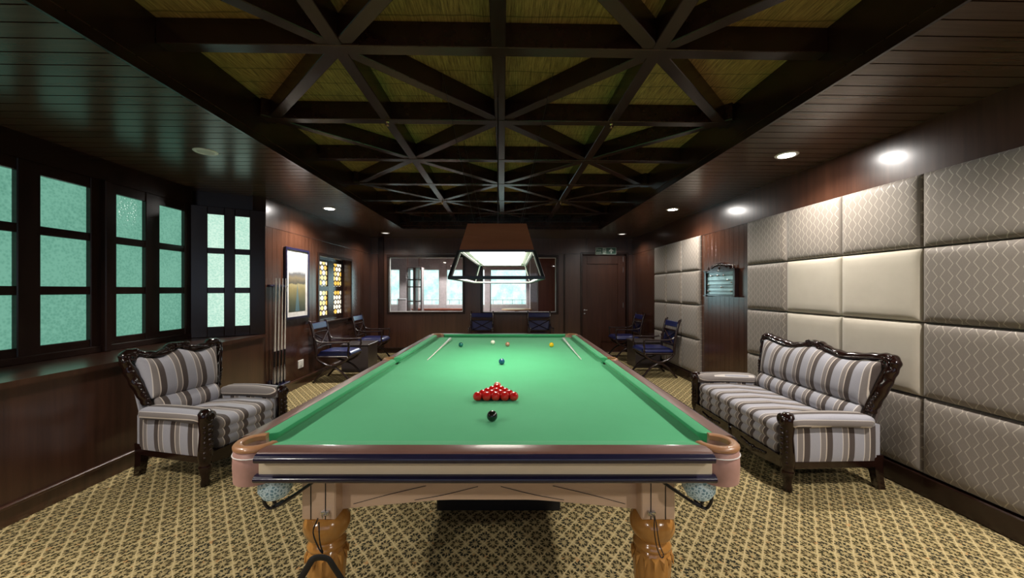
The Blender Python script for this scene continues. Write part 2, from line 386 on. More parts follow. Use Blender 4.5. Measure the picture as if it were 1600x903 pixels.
def smoothpath(ctrl, per=8):
    """Catmull-Rom through control points"""
    P = [Vector(c) for c in ctrl]; P = [P[0] * 2 - P[1]] + P + [P[-1] * 2 - P[-2]]; out = []
    for i in range(1, len(P) - 2):
        for j in range(per):
            t = j / per; a, b, c, d = P[i - 1:i + 3]
            out.append(0.5 * (2 * b + (c - a) * t + (2 * a - 5 * b + 4 * c - d) * t * t + (3 * b - a - 3 * c + d) * t ** 3))
    out.append(P[-2]); return out

# ------------------------------------------------------------------ room shell
struct('floor', MB().box((-4.2, YB, -0.1), (3.3, YF, 0.0)), 'carpet')
m = MB()
BW0, BW1, BWZ0, BWZ1 = -1.9, 1.9, 0.75, 2.45
m.box((-4.2, YB - 0.15, 0), (BW0, YB, 3.2)).box((BW1, YB - 0.15, 0), (3.3, YB, 3.2)).box((BW0, YB - 0.15, 0), (BW1, YB, BWZ0)).box((BW0, YB - 0.15, BWZ1), (BW1, YB, 3.2))
struct('wall_back', m, 'wall_wood')
# left: low wall under the bay, deep sill, window plane, angled returns, then the panelled wall
BX = -3.75; BY0, BY1 = 2.44, 4.60; RY0, RY1 = 2.04, 5.0
struct('wall_left', MB().box((XL - 0.12, YB, 0), (XL, RY1, 0.87)).box((XL - 0.12, YB, 0.87), (XL, RY0, ZS)), 'wall_wood')
m = MB()
WY0, WY1, WZ0, WZ1 = 6.42, 7.75, 0.90, 2.06       # leaded window opening
for y0, y1, z0, z1 in ((RY1, WY0, 0, 2.32), (WY1, YF + 0.2, 0, 2.32), (WY0, WY1, 0, WZ0), (WY0, WY1, WZ1, 2.32)):
    m.box((XL - 0.3, y0, z0), (XL, y1, z1))
struct('wall_left_far', m, 'wall_board_y')
struct('wall_left_upper', MB().box((XL - 0.3, RY1, 2.32), (XL + 0.006, YF + 0.2, ZS)), 'wall_wood')
struct('trim_sill', MB().prism([(XL + 0.02, RY0), (XL + 0.02, RY1 - 0.02), (XL - 0.02, RY1), (BX - 0.1, BY1 + 0.06), (BX - 0.1, BY0 - 0.06)], 2, 0.865, 0.905), 'wall_wood')
struct('wall_bay_header', MB().box((BX - 0.15, BY0, 2.50), (BX + 0.02, BY1, ZS + 0.05)), 'frame_wood')
struct('wall_bay_back', MB().box((BX - 0.25, BY0 - 0.3, 0.0), (BX - 0.16, BY1 + 0.3, 2.9)), 'frame_wood')

root = shell('window_16', (0, YB, 0))  # window added out of view to light camera-facing surfaces
f = MB()
for x in (BW0, BW0 + 1.24, BW0 + 2.50, BW1 - 0.06): f.box((x, -0.12, BWZ0), (x + 0.06, 0.02, BWZ1), 0.006)
f.box((BW0, -0.12, BWZ0), (BW1, 0.02, BWZ0 + 0.06), 0.006).box((BW0, -0.12, BWZ1 - 0.06), (BW1, 0.02, BWZ1), 0.006)
obj('window_frame', f, 'frame_wood', root)
for x in (BW0 + 0.06, BW0 + 1.30, BW0 + 2.56): obj('pane', MB().box((x, -0.08, BWZ0 + 0.06), (x + 1.18, -0.07, BWZ1 - 0.06)), 'back_fill_pane', root)

pane_count = 0
def window_sash(n, origin, rotz, cols, z_rows, width, pane_mat, z0=0.905, z1=2.50):
    """a window in the local xz plane facing +y... frame with panes; cols are (x0, x1)"""
    root = shell('window_%d' % n, origin, rotz)
    fr = MB(); xs = [0.0]
    for a, b in cols: xs += [a, b]
    xs.append(width)
    for i in range(0, len(xs), 2):
        fr.box((xs[i], -0.05, z0), (xs[i + 1], 0.02, z1), 0.006)
    zs = [z0]
    for a, b in z_rows: zs += [a, b]
    zs.append(z1)
    for a, b in cols:
        for i in range(0, len(zs), 2):
            fr.box((a - 0.002, -0.045, zs[i]), (b + 0.002, 0.012, zs[i + 1]), 0.004)
    obj('window_frame', fr, 'frame_wood', root)
    for a, b in cols:
        for c, d in z_rows:
            obj('pane', MB().box((a - 0.004, -0.030, c - 0.004), (b + 0.004, -0.022, d + 0.004)), pane_mat, root)
    return root
ROWS = [(1.03, 1.44), (1.51, 1.925), (1.995, 2.405)]
# window plane x = BX, local x runs along +y of the room, faces +x  (rotz 90: local x -> +y, local -y -> +x)
def bay(n, y0, y1, cols):
    return window_sash(n, (BX, y0, 0), PI / 2, [(a - y0, b - y0) for a, b in cols], ROWS, y1 - y0, 'pane_teal')
def flip(root):
    for c in root.children:
        for q in c.data.vertices: q.co.y *= -1
        c.data.flip_normals()
flip(bay(1, 2.48, 3.60, [(2.61, 2.97), (3.12, 3.485)]))
flip(bay(2, 3.60, 4.62, [(3.715, 4.01), (4.17, 4.49)]))
# mullion posts proud of the glass between the bays
m = MB()
for y in (3.60,): m.box((BX + 0.0, y - 0.03, 0.905), (BX + 0.065, y + 0.03, 2.5), 0.008)
m.box((BX, BY0, 0.905), (BX + 0.035, BY1, 0.965), 0.006)
struct('trim_1', m, 'frame_wood')
ra = math.atan2(RY1 - BY1, XL - BX); rl = math.hypot(RY1 - BY1, XL - BX)
rw = window_sash(5, (BX, BY1, 0), ra, [(0.155 * rl / 0.73, 0.31 * rl / 0.73), (0.42 * rl / 0.73, 0.565 * rl / 0.73)], ROWS, rl, 'pane_pale')
struct('wall_bay_return', MB().prism([(BX - 0.16, BY1 + 0.05), (XL - 0.02, RY1 + 0.08), (XL - 0.2, RY1 + 0.4), (BX - 0.16, BY1 + 0.4)], 2, 0.0, ZS + 0.05), 'frame_wood')
ra2 = math.atan2(RY0 - BY0, XL - BX)
flip(window_sash(6, (BX, BY0, 0), ra2, [(0.16, 0.31), (0.43, 0.58)], ROWS, rl, 'pane_pale'))
struct('wall_bay_return_near', MB().prism([(BX - 0.16, BY0 - 0.05), (XL - 0.02, RY0 - 0.08), (XL - 0.2, RY0 - 0.4), (BX - 0.16, BY0 - 0.4)], 2, 0.0, ZS + 0.05), 'frame_wood')

struct('wall_right', MB().box((XR, YB, 0), (XR + 0.15, YF + 0.2, 2.32)), 'wall_board_y')
struct('wall_right_upper', MB().box((XR - 0.006, YB, 2.32), (XR + 0.15, YF + 0.2, ZS)), 'wall_wood')
# far wall with two internal windows and a door opening
GW = [(-2.69, -0.965, 0.965, 2.25), (-0.50, 1.25, 0.95, 2.25)]
DX0, DX1, DZ = 1.87, 2.92, 2.32
m = MB(); t0, t1 = YF, YF + 0.16
m.box((XL - 0.3, t0, 0), (DX0, t1, 0.95)).box((XL - 0.3, t0, 2.25), (DX0, t1, 2.33))
m.box((XL - 0.3, t0, 0.95), (GW[0][0], t1, 2.25)).box((GW[0][1], t0, 0.95), (GW[1][0], t1, 2.25)).box((GW[1][1], t0, 0.95), (DX0, t1, 2.25))
m.box((DX1, t0, 0), (XR + 0.1, t1, DZ))
struct('wall_far', m, 'wall_wood')
struct('wall_far_upper', MB().box((XL - 0.3, t0 - 0.006, 2.335), (XR + 0.1, t1, ZS)).box((DX0, t0, 2.325), (DX1, t1, 2.34)), 'wall_wood')
struct('trim_2', MB().box((-2.93, t0 - 0.05, 0.0), (-2.80, t0, ZS), 0.01).box((1.42, t0 - 0.02, 0.0), (1.46, t0, 2.33), 0.006), 'frame_wood')
for n, (x0, x1, z0, z1) in enumerate(GW):
    root = shell('window_%d' % (7 + n), (0, YF, 0))
    f = MB()
    f.box((x0 - 0.05, -0.025, z0 - 0.05), (x1 + 0.05, 0.17, z0), 0.006).box((x0 - 0.05, -0.025, z1), (x1 + 0.05, 0.17, z1 + 0.05), 0.006)
    f.box((x0 - 0.05, -0.025, z0), (x0, 0.17, z1), 0.006).box((x1, -0.025, z0), (x1 + 0.05, 0.17, z1), 0.006)
    obj('window_frame', f, 'frame_wood', root)
    bd = MB(); e = 0.016
    bd.box((x0, 0.05, z0), (x1, 0.09, z0 + e)).box((x0, 0.05, z1 - e), (x1, 0.09, z1)).box((x0, 0.05, z0 + e), (x0 + e, 0.09, z1 - e)).box((x1 - e, 0.05, z0 + e), (x1, 0.09, z1 - e))
    obj('glazing_bead', bd, 'white_metal', root)
    obj('pane', MB().box((x0 + 0.008, 0.066, z0 + 0.008), (x1 - 0.008, 0.074, z1 - 0.008)), 'glass', root)
# door
root = shell('door_1', (0, YF, 0))
obj('door_frame', MB().box((DX0 - 0.05, -0.02, 0), (DX0, 0.16, DZ + 0.05), 0.005).box((DX1, -0.02, 0), (DX1 + 0.05, 0.16, DZ + 0.05), 0.005).box((DX0, -0.02, DZ), (DX1, 0.16, DZ + 0.05), 0.005), 'frame_wood', root)
L = MB(); lx0, lx1, px0, px1, pz = DX0 + 0.006, DX1 - 0.006, 1.985, 2.725, 2.10
L.box((lx0, 0.03, 0.005), (px0, 0.075, DZ - 0.02), 0.004).box((px1, 0.03, 0.005), (lx1, 0.075, DZ - 0.02), 0.004).box((px0, 0.03, pz), (px1, 0.075, DZ - 0.02), 0.004)
obj('door_leaf', L, 'oak_door', root)
obj('door_panel', MB().box((px0, 0.055, 0.005), (px1, 0.072, pz), 0.002), 'oak_door', root)
h = MB(); h.tube([(1.925, 0.03, 1.0), (1.925, -0.01, 1.0), (1.985, -0.015, 1.0)], 0.009, 8); h.lathe([(0.022, 0), (0.022, 0.006)], 14, (0, 0, 0))
for i in range(len(h.v) - 28, len(h.v)):
    x, y, z = h.v[i]; h.v[i] = (1.925 + x, 0.03 - z, 1.0 + y)
obj('door_handle', h, 'steel', root, True)
obj('lock', MB().box((1.905, 0.018, 0.90), (1.945, 0.03, 0.94), 0.004), 'steel', root)
for z in (2.15, 1.90, 1.05): obj('hinge', MB().box((2.845, 0.018, z), (2.86, 0.032, z + 0.13), 0.003), 'steel', root)

# baseboards
struct('baseboard_left', MB().box((XL, YB, 0), (XL + 0.015, YF, 0.11)).box((XL, YB, 0.11), (XL + 0.028, YF, 0.135), 0.006), 'wall_wood')
struct('baseboard_right', MB().box((XR - 0.06, YB, 0), (XR, YF, 0.15), 0.008), 'frame_wood')
struct('baseboard_far', MB().box((XL, YF - 0.015, 0), (DX0 - 0.05, YF, 0.13), 0.004), 'frame_wood')

# ceiling: planked soffit ring, fascia, thatch, lattice of beams
m = MB()
m.box((BX - 0.2, YB, ZS), (TX0, YF + 0.1, ZS + 0.06)).box((TX1, YB, ZS), (XR + 0.1, YF + 0.1, ZS + 0.06))
m.box((TX0, TY1, ZS), (TX1, YF + 0.1, ZS + 0.06)).box((TX0, YB, ZS), (TX1, TY0, ZS + 0.06))
struct('ceiling', m, 'soffit_wood')
m = MB()
m.box((TX0 - 0.08, TY0, ZS + 0.06), (TX0, TY1, ZT)).box((TX1, TY0, ZS + 0.06), (TX1 + 0.08, TY1, ZT)).box((TX0, TY1, ZS + 0.06), (TX1, TY1 + 0.08, ZT)).box((TX0, TY0 - 0.08, ZS + 0.06), (TX1, TY0, ZT))
struct('ceiling_fascia', m, 'beam_wood')
m = MB()
m.box((TX0 - 0.012, TY0, ZS - 0.012), (TX0 + 0.006, TY1, ZS + 0.05)).box((TX1 - 0.006, TY0, ZS - 0.012), (TX1 + 0.012, TY1, ZS + 0.05)).box((TX0, TY1 - 0.006, ZS - 0.012), (TX1, TY1 + 0.012, ZS + 0.05))
struct('trim_3', m, 'beam_wood')
struct('ceiling_thatch', MB().box((TX0 - 0.1, TY0 - 0.1, ZT), (TX1 + 0.1, TY1 + 0.1, ZT + 0.08)), 'thatch')
tn = 10
S = 0.95; CX = -0.03; YK = [2.25 + S * i for i in range(-4, 6)]
def beam(p, q, dz=0.0, wd=0.085):
    global tn
    z = (ZB + ZT) / 2 + dz / 2; hh = ZT - ZB - dz
    struct('trim_%d' % tn, MB().beam((p[0], p[1], z), (q[0], q[1], z), wd, hh, 0.004), 'beam_wood'); tn += 1
for y in YK: beam((TX0, y), (TX1, y))
for i in (-1, 0, 1): beam((CX + i * S, TY0), (CX + i * S, TY1), 0.003)
def clip(c, sgn):
    """diagonal x - CX = sgn * (y - c), clipped to the tray"""
    pts = []
    y0, y1 = TY0, TY1
    lim = sorted([c + sgn * (TX0 - CX), c + sgn * (TX1 - CX)])
    y0, y1 = max(y0, lim[0]), min(y1, lim[1])
    return ((CX + sgn * (y0 - c), y0), (CX + sgn * (y1 - c), y1)) if y1 - y0 > 0.25 else None
for i in range(-6, 8):
    c = 2.25 + S * (2 * i + 1)
    for sg in (1, -1):
        seg = clip(c, sg)
        if seg: beam(seg[0], seg[1], 0.006 if sg == 1 else 0.009, 0.08)

# ------------------------------------------------------------------ upholstered wall panels
zr = [0.155, 0.705, 1.245, 1.785, 2.325]
rown = ['bottom row', 'second row up', 'third row up', 'top row']
near_y = [4.605, 3.95, 3.30, 2.65, 2.0, 1.35, 0.70]; far_y = [7.47, 6.90, 6.32, 5.738]
def wall_panel(y0, y1, z0, z1, mat, label, grp):
    g = 0.003; r = 0.05
    def fn(u, v, side):
        yy = y0 + g + (y1 - y0 - 2 * g) * u; zz = z0 + g + (z1 - z0 - 2 * g) * v
        e = min(min(u, 1 - u) * (y1 - y0), min(v, 1 - v) * (z1 - z0)); t = min(1.0, e / 0.06)
        bul = math.sqrt(max(0.0, 1 - (1 - t) ** 2))
        return (XR - (0.02 + 0.04 * bul) if side > 0 else XR, yy, zz)
    us = [0, .008, .025, .05, .1, .2, .35, .5, .65, .8, .9, .95, .975, .992, 1]
    m = MB(); m.cushion(lambda u, v, s: fn(us[round(u * 14)], us[round(v * 14)], s), 14, 14)
    o = obj('padded_panel', m, mat, None, True, angle=180); tag(o, label, 'wall panel', grp); return o
coln = ['first column after scoreboard', 'second column after scoreboard', 'third column after scoreboard', 'fourth column after scoreboard']
for j in range(4):
    for i in range(4):
        mt = 'suede' if (i in (1, 2) and j in (1, 2)) else 'zigzag'
        kind = 'cream suede' if mt == 'suede' else 'taupe zigzag'
        wall_panel(near_y[i + 1], near_y[i], zr[j], zr[j + 1], mt, '%s padded panel on near right wall, %s, %s' % (kind, rown[j], coln[i]), 'padded panels on the near right wall')
    for i, nm in enumerate(['column nearest the door', 'middle column', 'column nearest the scoreboard']):
        wall_panel(far_y[i + 1], far_y[i], zr[j], zr[j + 1], 'zigzag', 'taupe patterned padded panel on far right wall, %s, %s' % (rown[j], nm), 'padded panels on the far right wall')

# ------------------------------------------------------------------ snooker table
TC = (-0.027, 3.30, 0.0); TR = -math.radians(1.27)
T = thing('snooker_table', 'full-size snooker table with green baize, peach wood sides and gold turned legs', 'snooker table', TC, TR)
HX, HY, ZC, ZP = 0.889, 1.785, 0.838, 0.880
OX, OY = 1.015, 1.91
bed = [(-0.86, -1.80), (0.86, -1.80), (0.915, -1.745), (0.915, -0.06), (0.885, -0.045), (0.885, 0.045), (0.915, 0.06), (0.915, 1.745), (0.86, 1.80), (-0.86, 1.80), (-0.915, 1.745), (-0.915, 0.06), (-0.885, 0.045), (-0.885, -0.045), (-0.915, -0.06), (-0.915, -1.745)]
obj('bed_cloth', MB().prism(bed, 2, ZC - 0.03, ZC), 'baize', T)
obj('slate', MB().box((-0.86, -1.74, 0.762), (0.86, 1.74, ZC - 0.031)), 'underlay', T)
def cushion_strip(a, b, nx, ny, back=0.056, taper=0.045):
    """from a to b along the nose line; (nx, ny) points outwards"""
    A, B = Vector((a[0], a[1], 0)), Vector((b[0], b[1], 0)); t = (B - A).normalized(); n = Vector((nx, ny, 0))
    sec = [(0.0, ZC + 0.026), (0.004, ZC + 0.036), (0.02, ZC + 0.040), (back, ZP - 0.001), (back, ZC - 0.02), (0.022, ZC - 0.0)]
    rings = []
    for q, dv in ((A, -1), (A + t * 0.012, -0.55), (B - t * 0.012, 0.55), (B, 1)):
        rg = []
        for o_, z in sec:
            ext = taper * (o_ / back) * (1 if dv in (-1, 1) else 0) * (1 if dv > 0 else -1)
            pull = 0.010 if dv in (-1, 1) and o_ < 0.01 else 0
            pt = q + n * (o_ + pull) + t * ext; rg.append((pt.x, pt.y, z))
        rings.append(rg)
    return MB().sections(rings)
for a, b, n in [((-0.80, -HY), (0.80, -HY), (0, -1)), ((-0.80, HY), (0.80, HY), (0, 1)),
                ((-HX, -1.70), (-HX, -0.075), (-1, 0)), ((-HX, 0.075), (-HX, 1.70), (-1, 0)),
                ((HX, -1.70), (HX, -0.075), (1, 0)), ((HX, 0.075), (HX, 1.70), (1, 0))]:
    obj('cushion', cushion_strip(a, b, *n), 'baize', T, True, angle=50)
def rail(a, b, n):
    A, B = Vector((*a, 0)), Vector((*b, 0)); n = Vector((*n, 0))
    sec = [(0.0, ZP - 0.03), (0.0, ZP), (0.058, ZP), (0.066, ZP - 0.004), (0.07, ZP - 0.01), (0.07, ZP - 0.03)]
    sec2 = [(0.0, 0.843), (0.0, ZP - 0.008), (0.0705, ZP - 0.006), (0.080, ZP - 0.010), (0.087, ZP - 0.018), (0.087, ZP - 0.028), (0.082, ZP - 0.035), (0.074, 0.843)]
    mk = lambda sc: MB().sections([[(q.x + n.x * o_, q.y + n.y * o_, z) for o_, z in sc] for q in (A, B)])
    r_ = obj('rail', mk(sec), 'rail_wood', T, True)
    obj('edge_roll', mk(sec2), 'ebony', r_, True, angle=60)
for a, b, n in [((-0.845, -1.84), (0.845, -1.84), (0, -1)), ((0.845, 1.84), (-0.845, 1.84), (0, 1)),
                ((-0.944, 0.09), (-0.944, 1.745), (-1, 0)), ((-0.944, -1.745), (-0.944, -0.09), (-1, 0)),
                ((0.944, -0.09), (0.944, -1.745), (1, 0)), ((0.944, 1.745), (0.944, 0.09), (1, 0))]:
    rail(a, b, n)
# frieze and lower moulding
for s_ in (-1, 1):
    obj('frieze', MB().box((-0.852, s_ * 1.875 - 0.012, 0.786), (0.852, s_ * 1.875 + 0.012, 0.842), 0.003), 'cream_wood', T)
    obj('frieze', MB().box((s_ * 0.975 - 0.012, -1.74, 0.786), (s_ * 0.975 + 0.012, 1.74, 0.842), 0.003), 'cream_wood', T)
    m = MB().tube([(-0.862, s_ * 1.885, 0.773), (0.862, s_ * 1.885, 0.773)], (0.022, 0.0155), 14)
    obj('moulding', m, 'ebony', T, True)
    m = MB().tube([(s_ * 0.985, -1.74, 0.773), (s_ * 0.985, 1.74, 0.773)], (0.022, 0.0155), 14)
    obj('moulding', m, 'ebony', T, True)
obj('underframe', MB().box((-0.95, -1.86, 0.748), (0.95, 1.86, 0.764)), 'underlay', T)
# pockets
def arc_wall(cx, cy, ri, ro, a0, a1, z0, z1, n=20, bulge=0.0):
    rings = []
    for i in range(n + 1):
        t = a0 + (a1 - a0) * i / n; c_, s_ = math.cos(t), math.sin(t)
        prof = [(ri, z0), (ri, z1), (ri + 0.006, z1 + 0.004), (ro - 0.008, z1 + 0.004), (ro, z1 - 0.004), (ro + bulge, (z0 + z1) / 2), (ro, z0 + 0.003)]
        rings.append([(cx + r_ * c_, cy + r_ * s_, z) for r_, z in prof])
    return MB().sections(rings)
def pocket(cx, cy, mid, half, big):
    a0, a1 = mid - half, mid + half
    ro = 0.084 if big else 0.070
    pk = obj('pocket_casing', arc_wall(cx, cy, 0.058, ro, a0, a1, 0.735 if big else 0.79, 0.861, bulge=0.003), 'pink_leather', T, True, angle=50)
    obj('pocket_rim', arc_wall(cx, cy, 0.053, ro + 0.002, a0, a1, 0.862, 0.880, bulge=0.001), 'tan_leather', pk, True, angle=50)
    obj('pale_line', MB().tube([(cx + (ro + 0.003) * math.cos(a0 + (a1 - a0) * i / 20), cy + (ro + 0.003) * math.sin(a0 + (a1 - a0) * i / 20), 0.842) for i in range(21)], 0.0022, 6), 'white_plastic', pk, True)  # thin white line round the casing
    ix, iy = cx - (0.055 if big else 0.01) * (1 if cx > 0 else -1), cy - 0.02 * (0 if not big else (1 if cy > 0 else -1))
    obj('pocket_net', MB().lathe([(0.02, 0.645), (0.045, 0.652), (0.062, 0.68), (0.064, 0.74), (0.06, 0.80)], 18, (ix, iy, 0), flute=lambda t, z: 1 + 0.04 * math.sin(9 * t)), 'net', pk, True)
    return pk
for sx in (-1, 1):
    for sy in (-1, 1):
        pk = pocket(sx * 0.908, sy * 1.800, math.atan2(sy, sx), math.radians(128), True)
        for off in (0.0, 0.055):
            x0, y0 = sx * 0.90, sy * (1.76 - off)
            pts = smoothpath([(x0 + sx * 0.02, y0, 0.66), (x0 + sx * 0.012, y0 - sy * 0.005, 0.60 - off * 0.3), (x0 - sx * 0.025, y0 - sy * 0.02, 0.585 - off * 0.3), (x0 - sx * 0.20, y0 - sy * 0.03, 0.70), (x0 - sx * 0.27, y0 - sy * 0.03, 0.757)], 6)
            obj('ball_runner', MB().tube(pts, 0.0065, 8), 'black_metal', T, True)
        obj('runner_tie', MB().tube([(sx * 0.885, sy * 1.76, 0.59), (sx * 0.885, sy * 1.68, 0.575)], 0.005, 8), 'black_metal', T, True)
    pocket(sx * 0.955, 0.0, 0 if sx > 0 else PI, math.radians(95), False)
# legs
def leg_profile():
    return [(0.055, 0.0), (0.07, 0.0), (0.07, 0.03), (0.05, 0.045), (0.05, 0.07), (0.062, 0.09), (0.074, 0.20), (0.081, 0.29), (0.080, 0.325), (0.073, 0.342), (0.068, 0.350), (0.080, 0.358), (0.081, 0.368), (0.070, 0.378),
            (0.066, 0.388), (0.074, 0.398), (0.090, 0.418), (0.097, 0.445), (0.094, 0.472), (0.080, 0.492), (0.070, 0.502)]
for sx in (-1, 1):
    for y in (-1.625, -0.55, 0.55, 1.625):
        x = sx * 0.722
        fl = lambda t, z: 1 + (0.055 * abs(math.sin(8 * t)) - 0.03 if 0.085 < z < 0.335 else (0.012 * math.sin(6 * t) if 0.4 < z < 0.49 else 0))
        lg = obj('leg', MB().lathe(leg_profile(), 64, (x, y, 0), flute=fl), 'gold_wood', T, True, angle=60)
        bl = obj('leg_block', MB().box((x - 0.072, y - 0.075, 0.502), (x + 0.072, y + 0.075, 0.75), 0.005), 'peach_wood', lg)
        m = MB()
        for dx in (-0.032, 0.030): m.box((x + dx - 0.002, y - 0.0765, 0.505), (x + dx + 0.002, y - 0.074, 0.748))
        obj('leg_groove', m, 'black', lg)
        m = MB()
        for i in range(14):
            a = 2 * PI * i / 14; c_, s_ = math.cos(a), math.sin(a); a2 = 0.16
            top, bot = 0.338, 0.285; r1, r0 = 0.0805, 0.090
            vs = [(x + r1 * math.cos(a - a2), y + r1 * math.sin(a - a2), top), (x + r1 * math.cos(a + a2), y + r1 * math.sin(a + a2), top), (x + r0 * c_, y + r0 * s_, bot), (x + (r1 + 0.010) * c_, y + (r1 + 0.010) * s_, top - 0.012), (x + 0.07 * c_, y + 0.07 * s_, top - 0.01)]
            m.add(vs, [(0, 3, 2), (3, 1, 2), (0, 1, 3), (0, 2, 4), (2, 1, 4), (1, 0, 4)])
        obj('leaf_collar', m, 'gold_wood', lg)
# aprons between legs
def apron_pts(half, n=24, mid=0.553, end=0.512, top=0.75):
    pts = [(-half, top), (half, top)]
    for i in range(n + 1):
        t = 1 - 2 * i / n; z = mid - (mid - end) * max(0.0, (abs(t) - 0.30) / 0.70) ** 1.1
        pts.append((t * half, z))
    return pts
for sy in (-1, 1):
    ap = obj('apron', MB().add(*(lambda P, y0, y1: ([(u, y0, z) for u, z in P] + [(u, y1, z) for u, z in P], [[i, (i + 1) % len(P), len(P) + (i + 1) % len(P), len(P) + i] for i in range(len(P))] + [list(range(len(P)))[::-1], list(range(len(P), 2 * len(P)))]))(apron_pts(0.652), sy * 1.62 - 0.015, sy * 1.62 + 0.015)), 'peach_wood', T)
    yy = -1.6365 if sy < 0 else 1.6365
    m = MB()
    for sx in (-1, 1):
        m.tube(smoothpath([(sx * 0.60, yy, 0.535), (sx * 0.45, yy, 0.575), (sx * 0.28, yy, 0.615)], 5), 0.0012, 6)
        m.tube(smoothpath([(sx * 0.33, yy, 0.552), (sx * 0.20, yy, 0.575), (sx * 0.05, yy, 0.612)], 5), 0.0012, 6)
    obj('inlay', m, 'black', ap)
for sx in (-1, 1):
    obj('apron', MB().box((sx * 0.722 - 0.015, -1.55, 0.60), (sx * 0.722 + 0.015, 1.55, 0.75)), 'peach_wood', T)
    for sy in (-1,):
        hk = MB().box((sx * 0.69 - 0.016 * 1, -1.715, 0.528), (sx * 0.69 + 0.016, -1.7, 0.545), 0.002)
        hk.tube([(sx * 0.69, -1.714, 0.535), (sx * 0.69, -1.73, 0.53), (sx * 0.69, -1.735, 0.545)], 0.003, 6)
        obj('hook', hk, 'steel', T)

def tloc(x, y, z=0.0):
    c_, s_ = math.cos(TR), math.sin(TR); return (TC[0] + x * c_ - y * s_, TC[1] + x * s_ + y * c_, z)
st = thing('strap', 'black webbing strap hanging in an inverted V on the left front table leg', 'strap', tloc(-0.66, -1.775, 0), TR)
obj('cord_loop', MB().tube(smoothpath([(-0.032, 0.012, 0.548), (-0.045, 0.0, 0.50), (-0.025, 0.0, 0.44), (-0.006, -0.0, 0.415), (-0.018, 0.0, 0.46), (-0.026, 0.008, 0.535)], 6), 0.0028, 6), 'black_metal', st, True)
m = MB()
m.tube(smoothpath([(-0.185, 0.0, 0.012), (-0.15, -0.005, 0.20), (-0.055, -0.02, 0.375), (-0.028, -0.02, 0.408), (0.018, -0.02, 0.408), (0.045, -0.02, 0.378), (0.115, -0.005, 0.23), (0.17, 0.0, 0.012)], 8), (0.013, 0.004), 8, up=(0, 1, 0))
obj('webbing', m, 'black', st, True)
lp = thing('cord', 'thin black cord looped on the hook of the right front table leg', 'cord', tloc(0.69, -1.742, 0), TR)
obj('loop', MB().tube(smoothpath([(0, 0, 0.545), (-0.006, -0.012, 0.50), (-0.002, -0.025, 0.44), (0.012, -0.035, 0.40), (0.022, -0.038, 0.41), (0.008, -0.03, 0.45), (0.004, -0.012, 0.51), (0, 0, 0.545)], 6), 0.0022, 6), 'black_metal', lp, True)

# unidentified dark rectangle under the table, built as a low black box
bx = thing('black_box', 'low black box lying on the carpet beneath the snooker table', 'box', tloc(0.01, -0.35, 0), TR)
obj('box_body', MB().box((-0.415, -0.43, 0.0), (0.415, 0.43, 0.22), 0.008), 'black', bx)
obj('box_lid', MB().box((-0.422, -0.437, 0.222), (0.422, 0.437, 0.25), 0.006), 'black', bx)

# ------------------------------------------------------------------ balls and cues
R = 0.02625
BM = {n: ball_mat('ball_' + n, c) for n, c in {'red': (0.55, 0.008, 0.006, 1), 'black': (0.006, 0.006, 0.006, 1), 'pink': (0.75, 0.24, 0.17, 1), 'blue': (0.012, 0.10, 0.20, 1), 'brown': (0.42, 0.20, 0.13, 1), 'green': (0.006, 0.13, 0.11, 1), 'yellow': (0.85, 0.55, 0.01, 1), 'white': (0.82, 0.80, 0.68, 1)}.items()}
sph = MB().ball((0, 0, 0), R, (1, 1, 1), 32, 20)
def ball(colr, x, y, label, grp=None):
    o = obj('snooker_ball', sph, BM[colr], None, True, tloc(x, y, ZC + R), TR, angle=180); tag(o, label, 'ball', grp)
ball('black', 0.003, -1.46, 'black ball on the green baize nearest the viewer')
rowy = -1.12
names = {5: 'front row of the red triangle', 4: 'second row of the red triangle', 3: 'third row of the red triangle', 2: 'fourth row of the red triangle', 1: 'back point of the red triangle'}
order = {5: ['leftmost', 'second from left', 'middle', 'second from right', 'rightmost'], 4: ['leftmost', 'second from left', 'third from left', 'rightmost'], 3: ['left', 'middle', 'right'], 2: ['left', 'right'], 1: ['single']}
for r_ in range(5):
    n = 5 - r_
    for i in range(n):
        ball('red', 0.006 + (i - (n - 1) / 2) * 2 * R * 1.005, rowy + r_ * 2 * R * 0.8695, 'red snooker ball, %s, %s' % (order[n][i], names[n]), 'red balls in the triangle')
ball('pink', 0.006, rowy + 5 * 2 * R * 0.8695 + 0.004, 'pink ball touching the back point of the red triangle')
ball('blue', 0.012, -0.06, 'blue ball alone at the centre of the table')
ball('brown', 0.05, 0.97, 'brownish pink ball at the far end beside the white ball')
ball('white', -0.126, 1.13, 'white cue ball at the far end of the table')
ball('green', -0.475, 0.93, 'dark green ball at the far left of the table')
ball('yellow', 0.543, 0.93, 'yellow ball at the far right of the table')

def make_cue(name, label, cat, grp, butt='cue_dark'):
    """cue along +x, tip at x=0, butt at 1.45"""
    t = thing(name, label, cat, group=grp)
    obj('shaft', MB().tube([(0.012, 0, 0), (0.4, 0, 0), (0.98, 0, 0)], [0.005, 0.0065, 0.0115], 12), 'cue_pale', t, True)
    obj('butt', MB().tube([(0.98, 0, 0), (1.43, 0, 0), (1.445, 0, 0)], [0.0116, 0.0145, 0.012], 12), butt, t, True)
    m = MB()
    for i in range(4):
        a = PI / 4 + i * PI / 2; c_, s_ = math.cos(a), math.sin(a)
        m.tube([(1.19, 0.0118 * c_, 0.0118 * s_), (1.30, 0.0125 * c_, 0.0125 * s_), (1.41, 0.0128 * c_, 0.0128 * s_)], [0.001, 0.004, 0.0045], 6)
    obj('splice', m, 'cue_pale', t, True)
    obj('tip', MB().tube([(0, 0, 0), (0.012, 0, 0)], [0.0042, 0.005], 10), 'white_plastic', t, True)
    return t
